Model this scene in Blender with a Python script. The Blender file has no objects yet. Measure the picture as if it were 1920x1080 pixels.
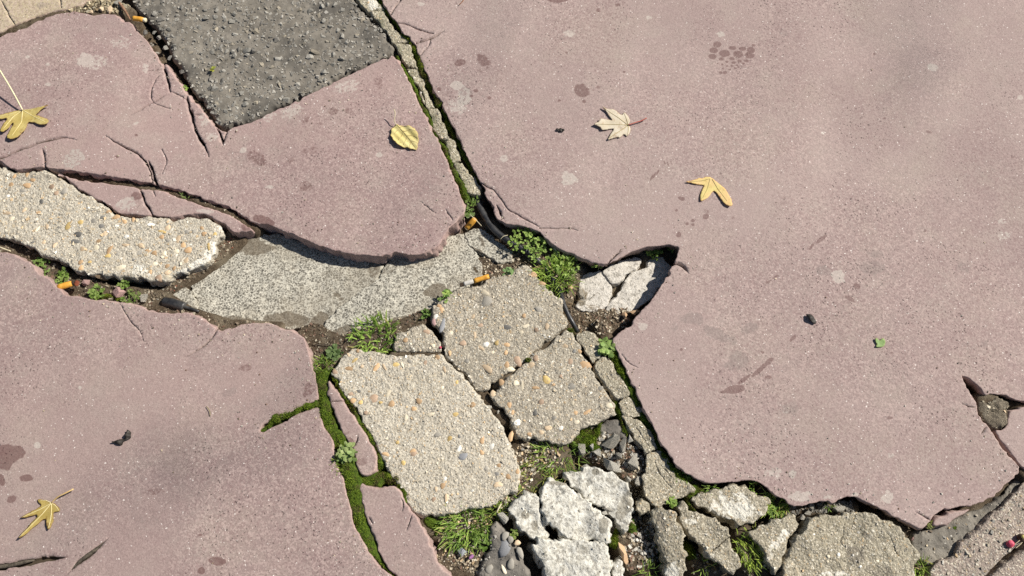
import bpy, bmesh, math, random
import numpy as np
from mathutils import Vector, Matrix
from mathutils.geometry import delaunay_2d_cdt
from mathutils.kdtree import KDTree

random.seed(7)
RNG = np.random.default_rng(11)
R = math.radians
scene = bpy.context.scene
COL = scene.collection

# ------------------------------------------------------------------ camera
CAM_H, TILT, HFOV = 1.20, R(20), R(65)
FPX = 960 / math.tan(HFOV / 2)
cam_d = bpy.data.cameras.new('camera')
cam = bpy.data.objects.new('camera', cam_d)
COL.objects.link(cam)
cam.location = (0, 0, CAM_H)
cam.rotation_euler = (TILT, 0, 0)
cam_d.sensor_fit = 'HORIZONTAL'
cam_d.angle = HFOV
cam_d.clip_start = 0.01
cam_d.clip_end = 500
scene.camera = cam

# ------------------------------------------------------------------ sky, sun, exposure
SUN_EL = R(43)
SUN_AZ = math.atan2(0.92, 0.39)          # clockwise from +Y
world = bpy.data.worlds.new('World')
scene.world = world
world.use_nodes = True
wn = world.node_tree
sky = wn.nodes.new('ShaderNodeTexSky')
sky.sky_type = 'NISHITA'
sky.sun_disc = False
sky.sun_elevation = SUN_EL
sky.sun_rotation = SUN_AZ
wn.links.new(sky.outputs[0], wn.nodes['Background'].inputs[0])
wn.nodes['Background'].inputs[1].default_value = 0.05
sun_d = bpy.data.lights.new('sun', 'SUN')
sun_d.energy = 5.0
sun_d.angle = R(0.55)
sun_d.color = (1.0, 0.95, 0.87)
sun = bpy.data.objects.new('sun', sun_d)
COL.objects.link(sun)
sv = Vector((math.sin(SUN_AZ) * math.cos(SUN_EL), math.cos(SUN_AZ) * math.cos(SUN_EL), math.sin(SUN_EL)))
sun.rotation_euler = sv.to_track_quat('Z', 'Y').to_euler()
sun.location = sv * 6
scene.view_settings.view_transform = 'Standard'
scene.view_settings.look = 'None'
scene.view_settings.exposure = 0.42
scene.view_settings.gamma = 1
scene.view_settings.use_curve_mapping = False
scene.render.engine = 'CYCLES'
scene.cycles.use_denoising = False
scene.cycles.max_bounces = 4
scene.cycles.diffuse_bounces = 3

# ------------------------------------------------------------------ helpers: place, noise, polygons
def P(px, z=0.0):
    """points of the survey picture -> ground XY at height z"""
    a = np.atleast_2d(np.asarray(px, float))
    x = (a[:, 0] - 960) / FPX
    y = -(a[:, 1] - 540) / FPX
    c, s = math.cos(TILT), math.sin(TILT)
    dy, dz = y * c + s, y * s - c
    t = (z - CAM_H) / dz
    return np.stack([x * t, dy * t], 1)

def P1(x, y, z=0.0):
    q = P([(x, y)], z)[0]
    return float(q[0]), float(q[1])

def inv(xy, z=0.0):
    """ground XY -> survey picture points"""
    xy = np.asarray(xy, float)
    c, s = math.cos(TILT), math.sin(TILT)
    X, Y, Z = xy[:, 0], xy[:, 1], z - CAM_H
    yc = Y * c + Z * s
    zc = -Y * s + Z * c
    return np.stack([960 + FPX * X / -zc, 540 - FPX * yc / -zc], 1)

def _h(ix, iy, seed):
    n = (ix.astype(np.int64) * 374761393 + iy.astype(np.int64) * 668265263 + seed * 974634777) & 0x7fffffff
    n = ((n ^ (n >> 13)) * 1274126177) & 0x7fffffff
    n = (n ^ (n >> 16)) & 0xffff
    return n / 65535.0 * 2 - 1

def vn(x, y, seed=0):
    ix, iy = np.floor(x), np.floor(y)
    fx, fy = x - ix, y - iy
    u = fx * fx * fx * (fx * (fx * 6 - 15) + 10)
    v = fy * fy * fy * (fy * (fy * 6 - 15) + 10)
    a, b = _h(ix, iy, seed), _h(ix + 1, iy, seed)
    c, d = _h(ix, iy + 1, seed), _h(ix + 1, iy + 1, seed)
    return (a * (1 - u) + b * u) * (1 - v) + (c * (1 - u) + d * u) * v

def fbm(x, y, wl, octv=3, seed=0, gain=0.5):
    x, y = np.asarray(x, float), np.asarray(y, float)
    f, amp, tot, out = 1.0 / wl, 1.0, 0.0, 0.0
    for o in range(octv):
        out = out + amp * vn(x * f * 1.01 + 13.7 * o, y * f + 7.1 * o, seed + o * 31)
        tot += amp
        f *= 2.03
        amp *= gain
    return out / tot

def chaikin(p, n=1):
    p = np.asarray(p, float)
    for _ in range(n):
        q = np.roll(p, -1, 0)
        p = np.stack([p * .78 + q * .22, p * .22 + q * .78], 1).reshape(-1, 2)
    return p

def area2(p):
    q = np.roll(p, -1, 0)
    return float(np.sum(p[:, 0] * q[:, 1] - q[:, 0] * p[:, 1]))

def in_frame(xy, z, m=50):
    p = inv(xy, z)
    return (p[:, 0] > -m) & (p[:, 0] < 1920 + m) & (p[:, 1] > -m) & (p[:, 1] < 1080 + m)

def resample_closed(p, s, z):
    out = []
    n = len(p)
    vis = in_frame(p, z, 60)
    for i in range(n):
        a, b = p[i], p[(i + 1) % n]
        L = np.hypot(*(b - a))
        st = s if (vis[i] or vis[(i + 1) % n]) else 0.03
        k = max(1, int(round(L / st)))
        for j in range(k):
            out.append(a + (b - a) * j / k)
    return np.array(out)

def resample_open(p, s):
    p = np.asarray(p, float)
    seg = np.hypot(*(p[1:] - p[:-1]).T)
    t = np.concatenate([[0], np.cumsum(seg)])
    n = max(3, int(t[-1] / s) + 1)
    u = np.linspace(0, t[-1], n)
    return np.stack([np.interp(u, t, p[:, k]) for k in range(p.shape[1])], 1)

def inside(pts, poly):
    x, y = pts[:, 0], pts[:, 1]
    r = np.zeros(len(pts), bool)
    a = poly
    b = np.roll(poly, -1, 0)
    for (x0, y0), (x1, y1) in zip(a, b):
        if y0 == y1:
            continue
        m = (y0 > y) != (y1 > y)
        if m.any():
            xi = x0 + (y[m] - y0) * (x1 - x0) / (y1 - y0)
            r[m] ^= x[m] < xi
    return r

def dist_poly(pts, poly, closed=True):
    """distance of pts to polyline, plus index of nearest vertex"""
    n = len(poly)
    kd = KDTree(n)
    for i, q in enumerate(poly):
        kd.insert((q[0], q[1], 0), i)
    kd.balance()
    idx = np.fromiter((kd.find((q[0], q[1], 0))[1] for q in pts), np.int64, len(pts))
    best = np.full(len(pts), 1e9)
    for s in (-1, 0):
        i0, i1 = idx + s, idx + s + 1
        if closed:
            i0, i1 = i0 % n, i1 % n
        else:
            i0, i1 = np.clip(i0, 0, n - 1), np.clip(i1, 0, n - 1)
        A, B = poly[i0], poly[i1]
        d = B - A
        L2 = np.maximum((d ** 2).sum(1), 1e-16)
        t = np.clip(((pts - A) * d).sum(1) / L2, 0, 1)
        e = pts - (A + d * t[:, None])
        best = np.minimum(best, np.hypot(e[:, 0], e[:, 1]))
    return best, idx

def mesh_np(name, v, f, smooth=True):
    me = bpy.data.meshes.new(name)
    v = np.asarray(v, np.float32)
    f = np.asarray(f, np.int32)
    me.vertices.add(len(v))
    me.vertices.foreach_set('co', v.ravel())
    k = f.shape[1]
    me.loops.add(f.size)
    me.loops.foreach_set('vertex_index', f.ravel())
    me.polygons.add(len(f))
    me.polygons.foreach_set('loop_start', np.arange(0, f.size, k, dtype=np.int32))
    me.polygons.foreach_set('use_smooth', np.full(len(f), smooth))
    me.update(calc_edges=True)
    me.validate()
    return me

def col_attr(me, name, rgba):
    at = me.attributes.new(name, 'FLOAT_COLOR', 'POINT')
    at.data.foreach_set('color', np.asarray(rgba, np.float32).ravel())

def link(name, data, mat=None, parent=None, loc=None):
    o = bpy.data.objects.new(name, data)
    COL.objects.link(o)
    if mat is not None and data is not None and len(data.materials) == 0:
        data.materials.append(mat)
    if parent is not None:
        o.parent = parent
    if loc is not None:
        o.location = loc
    return o

def tag(o, label, cat, group=None, kind=None):
    if label:
        o['label'] = label
    if cat:
        o['category'] = cat
    if group:
        o['group'] = group
    if kind:
        o['kind'] = kind
    return o

# ------------------------------------------------------------------ materials
class NT:
    def __init__(self, name):
        self.m = bpy.data.materials.new(name)
        self.m.use_nodes = True
        self.t = self.m.node_tree
        self.b = self.t.nodes['Principled BSDF']
        self.b.inputs['Roughness'].default_value = 0.85
        self.b.inputs['Specular IOR Level'].default_value = 0.25
        self.tc = self.t.nodes.new('ShaderNodeTexCoord').outputs['Object']
        oi = self.t.nodes.new('ShaderNodeObjectInfo')
        self.rand = oi.outputs['Random']

    def n(self, ty, **kw):
        nd = self.t.nodes.new(ty)
        for k, v in kw.items():
            setattr(nd, k, v)
        return nd

    def put(self, sock, val):
        if isinstance(val, bpy.types.NodeSocket):
            self.t.links.new(val, sock)
        elif isinstance(val, (tuple, list)) and len(val) == 3 and sock.type == 'RGBA':
            sock.default_value = (*val, 1)
        else:
            sock.default_value = val

    def noise(self, scale, detail=3, rough=0.55, off=None):
        nd = self.n('ShaderNodeTexNoise')
        self.put(nd.inputs['Vector'], off if off is not None else self.tc)
        nd.inputs['Scale'].default_value = scale
        nd.inputs['Detail'].default_value = detail
        nd.inputs['Roughness'].default_value = rough
        return nd.outputs[0]

    def vor(self, scale, feature='F1', rnd=1.0):
        nd = self.n('ShaderNodeTexVoronoi', feature=feature)
        self.put(nd.inputs['Vector'], self.warp if hasattr(self, 'warp') else self.tc)
        nd.inputs['Scale'].default_value = scale
        nd.inputs['Randomness'].default_value = rnd
        return nd

    def shift(self, v):
        nd = self.n('ShaderNodeVectorMath', operation='ADD')
        self.put(nd.inputs[0], self.tc)
        nd.inputs[1].default_value = v
        return nd.outputs[0]

    def math(self, op, a, b=0.0, clamp=False):
        nd = self.n('ShaderNodeMath', operation=op, use_clamp=clamp)
        self.put(nd.inputs[0], a)
        self.put(nd.inputs[1], b)
        return nd.outputs[0]

    def ss(self, v, lo, hi, a=0.0, b=1.0):
        nd = self.n('ShaderNodeMapRange', interpolation_type='SMOOTHSTEP')
        self.put(nd.inputs['Value'], v)
        nd.inputs['From Min'].default_value = lo
        nd.inputs['From Max'].default_value = hi
        nd.inputs['To Min'].default_value = a
        nd.inputs['To Max'].default_value = b
        return nd.outputs[0]

    def mix(self, fac, a, b, blend='MIX'):
        nd = self.n('ShaderNodeMix', data_type='RGBA', blend_type=blend)
        self.put(nd.inputs['Factor'], fac)
        self.put(nd.inputs[6], a)
        self.put(nd.inputs[7], b)
        return nd.outputs[2]

    def ramp(self, fac, stops, interp='LINEAR'):
        nd = self.n('ShaderNodeValToRGB')
        nd.color_ramp.interpolation = interp
        e = nd.color_ramp.elements
        e[0].position, e[0].color = stops[0][0], (*stops[0][1], 1)
        e[1].position, e[1].color = stops[-1][0], (*stops[-1][1], 1)
        for p, c in stops[1:-1]:
            k = e.new(p)
            k.color = (*c, 1)
        self.put(nd.inputs[0], fac)
        return nd.outputs[0]

    def attr(self, name):
        nd = self.n('ShaderNodeAttribute', attribute_name=name)
        s = self.n('ShaderNodeSeparateColor')
        self.put(s.inputs[0], nd.outputs['Color'])
        return s.outputs[0], s.outputs[1], s.outputs[2], nd.outputs['Alpha'], nd.outputs['Color']

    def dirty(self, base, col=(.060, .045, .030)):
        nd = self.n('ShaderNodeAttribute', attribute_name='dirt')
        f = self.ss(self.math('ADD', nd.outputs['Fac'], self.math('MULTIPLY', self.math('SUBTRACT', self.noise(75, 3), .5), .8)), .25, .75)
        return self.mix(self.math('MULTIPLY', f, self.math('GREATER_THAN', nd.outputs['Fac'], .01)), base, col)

    def sepr(self, c):
        s = self.n('ShaderNodeSeparateColor')
        self.put(s.inputs[0], c)
        return s.outputs

    def bump(self, h, strength, dist, prev=None):
        nd = self.n('ShaderNodeBump')
        nd.inputs['Strength'].default_value = strength
        nd.inputs['Distance'].default_value = dist
        self.put(nd.inputs['Height'], h)
        if prev is not None:
            self.put(nd.inputs['Normal'], prev)
        return nd.outputs[0]

    def out(self, color, normal=None, rough=None, spec=None):
        self.put(self.b.inputs['Base Color'], color)
        if normal is not None:
            self.put(self.b.inputs['Normal'], normal)
        if rough is not None:
            self.put(self.b.inputs['Roughness'], rough)
        if spec is not None:
            self.b.inputs['Specular IOR Level'].default_value = spec
        return self.m

def warp_of(t, scale, amt):
    nd = t.n('ShaderNodeTexNoise')
    t.put(nd.inputs['Vector'], t.tc)
    nd.inputs['Scale'].default_value = scale
    nd.inputs['Detail'].default_value = 1
    a = t.n('ShaderNodeVectorMath', operation='SUBTRACT')
    t.put(a.inputs[0], nd.outputs['Color'])
    a.inputs[1].default_value = (.5, .5, .5)
    b = t.n('ShaderNodeVectorMath', operation='SCALE')
    t.put(b.inputs[0], a.outputs[0])
    b.inputs['Scale'].default_value = amt
    c = t.n('ShaderNodeVectorMath', operation='ADD')
    t.put(c.inputs[0], t.tc)
    t.put(c.inputs[1], b.outputs[0])
    return c.outputs[0]

def pink_mat(name, c1, c2, c3):
    t = NT(name)
    t.warp = warp_of(t, 260, .0042)
    big = t.noise(3.1, 3)
    mid = t.noise(17, 4, 0.6)
    base = t.mix(t.ss(big, .36, .64), c1, c2)
    base = t.mix(t.ss(mid, .42, .75, 0, .55), base, c3)
    base = t.mix(t.ss(t.noise(8.5, 3, .6, t.shift((3.1, 7.7, 1.3))), .48, .68, 0, .24), base, (.355, .300, .245))
    fine = t.noise(620, 2, .7)
    base = t.mix(1.0, base, t.ramp(fine, [(.25, (.70, .69, .68)), (.55, (1, 1, 1)), (.8, (1.2, 1.2, 1.2))]), 'MULTIPLY')
    # sand grains of the screed
    g = t.vor(430)
    gr = t.sepr(g.outputs['Color'])
    base = t.mix(t.math('MULTIPLY', t.ss(gr[0], .62, .68), t.ss(t.noise(5, 3), .35, .65, .10, .36)), base, (.52, .40, .36))
    base = t.mix(t.math('MULTIPLY', t.ss(gr[1], .66, .72), t.ss(t.noise(6.5, 3), .35, .65, .10, .36)), base, (.17, .10, .10))
    # pale quartz specks
    w = t.vor(360)
    wr = t.sepr(w.outputs['Color'])
    wf = t.math('MULTIPLY', t.ss(wr[1], .955, .96), t.ss(w.outputs['Distance'], .36, .22))
    base = t.mix(t.math('MULTIPLY', wf, .75), base, (.80, .74, .68))
    # small open pits with dirt in them
    v = t.vor(290)
    vr = t.sepr(v.outputs['Color'])
    pf = t.math('MULTIPLY', t.ss(vr[2], .885, .895), t.ss(v.outputs['Distance'], .40, .24))
    pz = t.ss(t.noise(7, 3), .40, .64, .10, .9)
    pf = t.math('MULTIPLY', pf, pz)
    base = t.mix(t.math('MULTIPLY', pf, .68), base, (.060, .042, .038))
    wet, pale, grey, edge, _ = t.attr('stain')
    br = t.noise(190, 3, .65)
    def brk(a, k=.55):
        return t.ss(t.math('ADD', a, t.math('MULTIPLY', t.math('SUBTRACT', br, .5), k)), .30, .62)
    base = t.mix(t.math('MULTIPLY', brk(grey, .9), .36), base, (.165, .140, .128))
    base = t.mix(t.math('MULTIPLY', brk(wet, .85), .64), base, (.105, .047, .042))
    base = t.mix(t.math('MULTIPLY', brk(pale, 2.2), .38), base, (.56, .53, .46))
    ef = t.ss(t.math('ADD', edge, t.math('MULTIPLY', t.math('SUBTRACT', mid, .5), .9)), .45, 1.0)
    base = t.mix(t.math('MULTIPLY', ef, .32), base, (.48, .315, .27))
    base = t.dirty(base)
    h = t.bump(t.noise(330, 3, .7), .38, .0012)
    h = t.bump(t.noise(60, 3, .6), .22, .003, h)
    h = t.bump(t.math('SUBTRACT', 1.0, pf), .7, .0014, h)
    rough = t.ss(wet, .2, .8, .88, .62)
    return t.out(base, h, rough)

PINK = pink_mat('pink_screed', (.335, .242, .222), (.295, .212, .198), (.350, .292, .255))
PINKL = pink_mat('pink_grey_screed', (.345, .266, .243), (.312, .234, .216), (.350, .286, .252))
PINKD = pink_mat('dusty_pink_screed', (.310, .230, .210), (.272, .200, .186), (.322, .262, .232))

def agg_mat(name, lo, hi, dirt, warm=1.0):
    """sandy washed-out concrete with exposed grit"""
    t = NT(name)
    t.warp = warp_of(t, 220, .0035)
    v = t.vor(640)
    r = t.sepr(v.outputs['Color'])
    sand = t.ramp(r[0], [(0, lo), (.35, tuple(.5 * (a + b) for a, b in zip(lo, hi))), (.8, hi), (1, (.66, .60, .48))])
    v2 = t.vor(270)
    r2 = t.sepr(v2.outputs['Color'])
    in2 = t.ss(v2.outputs['Distance'], .42, .33)
    grit = t.ramp(r2[1], [(0, (.20, .175, .14)), (.3, (.40, .33, .23)), (.55, (.47, .33, .17)), (.75, (.55, .50, .41)), (1, (.72, .68, .58))])
    base = t.mix(t.math('MULTIPLY', t.math('MULTIPLY', in2, t.ss(r2[0], .55, .6)), .7), sand, grit)
    v3 = t.vor(250)
    r3 = t.sepr(v3.outputs['Color'])
    pit = t.math('MULTIPLY', t.ss(r3[2], .90, .91), t.ss(v3.outputs['Distance'], .42, .26))
    base = t.mix(t.ss(t.noise(22, 4, .65), .47, .72, 0, .5), base, dirt)
    base = t.mix(t.math('MULTIPLY', pit, .7), base, (.085, .070, .048))
    base = t.mix(1.0, base, t.ramp(t.noise(700, 2), [(.25, (.72, .72, .72)), (.7, (1.1, 1.1, 1.1))]), 'MULTIPLY')
    wet, pale, grey, edge, _ = t.attr('stain')
    br = t.noise(140, 3)
    base = t.mix(t.math('MULTIPLY', t.ss(t.math('ADD', pale, t.math('MULTIPLY', t.math('SUBTRACT', br, .5), 1.8)), .35, .75), .75), base, (.74, .71, .62))
    base = t.mix(t.math('MULTIPLY', t.ss(t.math('ADD', grey, t.math('MULTIPLY', t.math('SUBTRACT', br, .5), .9)), .35, .65), .6), base, (.15, .13, .105))
    base = t.mix(t.math('MULTIPLY', t.ss(wet, .3, .7), .75), base, (.045, .06, .022))
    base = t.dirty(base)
    h = t.bump(t.math('SUBTRACT', 1.0, v2.outputs['Distance']), .55, .0022)
    h = t.bump(t.noise(380, 3, .7), .7, .0018, h)
    h = t.bump(pit, -.8, .002, h)
    h = t.bump(t.noise(80, 4, .65), .5, .004, h)
    return t.out(base, h, .88)

AGG = agg_mat('exposed_aggregate', (.32, .285, .225), (.56, .51, .415), (.40, .355, .27))
AGGG = agg_mat('grey_exposed_aggregate', (.23, .20, .155), (.42, .375, .295), (.27, .235, .175))
TANC = agg_mat('tan_mortar', (.22, .192, .138), (.385, .345, .258), (.23, .20, .138))
MORT = agg_mat('gutter_mortar', (.225, .20, .14), (.40, .36, .26), (.20, .18, .115))
ROUGHP = agg_mat('gritty_screed', (.23, .185, .155), (.36, .295, .245), (.24, .20, .17))

def grey_mat():
    t = NT('ground_grey_concrete')
    w = t.noise(120, 2)
    v = t.vor(230)
    ve = t.vor(230, 'DISTANCE_TO_EDGE')
    r = t.sepr(v.outputs['Color'])
    cell = t.ramp(r[0], [(0, (.10, .092, .075)), (.3, (.19, .175, .145)), (.6, (.31, .288, .238)), (1, (.46, .43, .355))])
    mort = t.ramp(t.noise(300, 3), [(.3, (.36, .335, .275)), (.7, (.62, .59, .495))])
    base = t.mix(t.ss(ve.outputs['Distance'], .10, .16), mort, cell)
    v2 = t.vor(520)
    r2 = t.sepr(v2.outputs['Color'])
    base = t.mix(t.math('MULTIPLY', t.ss(r2[0], .68, .72), .75), base, (.115, .105, .085))
    base = t.mix(t.ss(t.noise(14, 4, .65), .42, .66, 0, .35), base, (.285, .245, .18))
    wet, pale, grey, edge, _ = t.attr('stain')
    br = t.noise(120, 3)
    base = t.mix(t.math('MULTIPLY', t.ss(t.math('ADD', grey, t.math('MULTIPLY', t.math('SUBTRACT', br, .5), .9)), .30, .7), .75), base, (.12, .095, .065))
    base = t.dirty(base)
    h = t.bump(t.ss(ve.outputs['Distance'], .0, .3), -.35, .0015)
    h = t.bump(t.noise(420, 3, .7), .6, .0014, h)
    h = t.bump(t.noise(70, 3), .35, .003, h)
    return t.out(base, h, .9)
GREY = grey_mat()

def white_mat(name, a, b, c):
    t = NT(name)
    base = t.ramp(t.noise(110, 6, .75), [(.34, a), (.5, b), (.66, c)])
    v = t.vor(330)
    r = t.sepr(v.outputs['Color'])
    base = t.mix(t.math('MULTIPLY', t.ss(r[0], .78, .82), .55), base, (.22, .20, .165))
    wet, pale, grey, edge, _ = t.attr('stain')
    br = t.noise(110, 3)
    base = t.mix(t.math('MULTIPLY', t.ss(t.math('ADD', grey, t.math('MULTIPLY', t.math('SUBTRACT', br, .5), .9)), .30, .7), .7), base, (.16, .135, .09))
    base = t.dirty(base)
    h = t.bump(t.noise(360, 4, .75), .8, .002)
    h = t.bump(t.noise(95, 4, .65), .6, .005, h)
    return t.out(base, h, .92)
WHITEC = white_mat('pale_rough_concrete', (.36, .335, .275), (.60, .575, .50), (.74, .72, .645))
PALEC = white_mat('pale_smooth_concrete', (.44, .405, .35), (.58, .54, .475), (.66, .625, .56))

def simple_mat(name, c1, c2, scale=60, rough=.85, bs=.4, bd=.002, spec=.25, rnd=0.0, c3=None, s3=9):
    t = NT(name)
    base = t.mix(t.ss(t.noise(scale, 4, .65), .35, .65), c1, c2)
    if c3:
        base = t.mix(t.ss(t.noise(s3, 3, .6), .5, .68), base, c3)
    if rnd:
        k = t.ramp(t.rand, [(0, (1 - rnd,) * 3), (1, (1 + rnd,) * 3)])
        base = t.mix(1.0, base, k, 'MULTIPLY')
    h = t.bump(t.noise(scale * 4, 3, .7), bs, bd) if bs else None
    return t.out(base, h, rough, spec)

SOIL = simple_mat('dark_soil', (.075, .055, .036), (.150, .115, .078), 190, .95, .9, .004, .1, c3=(.20, .165, .115), s3=24)
ASPH = simple_mat('muddy_asphalt', (.150, .134, .110), (.215, .193, .160), 34, .85, .5, .002, .25, c3=(.100, .091, .077), s3=14)
TAR = simple_mat('dark_asphalt_lump', (.115, .105, .090), (.190, .172, .148), 60, .85, .6, .003, .25, c3=(.24, .215, .18), s3=15)
CREAM = pink_mat('cream_screed', (.47, .385, .255), (.42, .35, .235), (.50, .42, .29))
FILL = simple_mat('grey_mortar_fill', (.135, .122, .102), (.225, .205, .172), 60, .9, .6, .003, .2, c3=(.27, .24, .19), s3=20)

def attr_mat(name, rough=.8, spec=.25, bs=.3):
    t = NT(name)
    c = t.attr('col')[4]
    c = t.mix(1.0, c, t.ramp(t.noise(500, 2), [(.3, (.8, .8, .8)), (.7, (1.12, 1.12, 1.12))]), 'MULTIPLY')
    return t.out(c, t.bump(t.noise(420, 2), bs, .001) if bs else None, rough, spec)
GRIT = attr_mat('loose_grit')

def leafy(name, trans=.35, rough=.55):
    t = NT(name)
    c = t.attr('col')[4]
    m = t.t
    t.put(t.b.inputs['Base Color'], c)
    t.b.inputs['Roughness'].default_value = rough
    tr = t.n('ShaderNodeBsdfTranslucent')
    t.put(tr.inputs['Color'], c)
    mx = t.n('ShaderNodeMixShader')
    mx.inputs[0].default_value = trans
    m.links.new(t.b.outputs[0], mx.inputs[1])
    m.links.new(tr.outputs[0], mx.inputs[2])
    m.links.new(mx.outputs[0], m.nodes['Material Output'].inputs[0])
    return t.m
GREEN = leafy('green_leaf')
MOSSF = leafy('moss_fuzz', .25, .9)
MOSS = simple_mat('moss_cushion', (.050, .085, .012), (.120, .185, .022), 240, .95, .9, .004, .1, c3=(.105, .085, .040), s3=42)

def dead_leaf_mat(name, c1, c2, spot, rim):
    t = NT(name)
    base = t.mix(t.ss(t.noise(45, 4), .35, .7), c1, c2)
    base = t.mix(t.ss(t.noise(150, 4, .65), .55, .68, 0, .8), base, spot)
    base = t.mix(t.ss(t.noise(60, 3, .6, t.shift((5, 2, 1))), .60, .72, 0, .55), base, rim)
    e = t.attr('stain')[0]
    base = t.mix(t.ss(t.math('ADD', e, t.math('MULTIPLY', t.math('SUBTRACT', t.noise(90, 3), .5), .7)), .5, .95, 0, .8), base, rim)
    h = t.bump(t.noise(300, 2), .35, .0008)
    t.out(base, h, .6, .3)
    tr = t.n('ShaderNodeBsdfTranslucent')
    t.put(tr.inputs['Color'], base)
    mx = t.n('ShaderNodeMixShader')
    mx.inputs[0].default_value = .2
    t.t.links.new(t.b.outputs[0], mx.inputs[1])
    t.t.links.new(tr.outputs[0], mx.inputs[2])
    t.t.links.new(mx.outputs[0], t.t.nodes['Material Output'].inputs[0])
    return t.m

PEB = {}
for k, (a, b) in {
    'or': ((.40, .25, .125), (.52, .36, .21)), 'ye': ((.44, .30, .10), (.56, .42, .19)),
    'br': ((.27, .19, .13), (.38, .27, .185)), 'tan': ((.46, .34, .215), (.56, .44, .30)),
    'cream': ((.56, .48, .34), (.67, .60, .46)), 'white': ((.66, .63, .55), (.76, .73, .66)),
    'gr': ((.27, .245, .205), (.345, .32, .27)), 'dg': ((.12, .115, .105), (.20, .19, .17)),
    'blue': ((.20, .205, .215), (.33, .33, .335)), 'pink': ((.40, .24, .23), (.46, .31, .29)),
}.items():
    PEB[k] = simple_mat('pebble_' + {'or': 'orange', 'ye': 'ochre', 'br': 'brown', 'tan': 'tan', 'cream': 'cream', 'white': 'white',
                                     'gr': 'grey', 'dg': 'dark_grey', 'blue': 'blue_grey', 'pink': 'pink'}[k], a, b, 110, .6, .25, .001, .35, .30)
CHIP = [simple_mat('stone_chip_' + n, a, b, 130, .75, .5, .0015, .3, .25) for n, a, b in (
    ('grey', (.18, .168, .145), (.28, .265, .23)), ('dark', (.12, .112, .098), (.19, .175, .152)), ('pale', (.25, .235, .20), (.34, .32, .28)), ('tan', (.27, .235, .18), (.36, .315, .24)))]

# ------------------------------------------------------------------ slab builder
class Slab:
    pass

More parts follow.
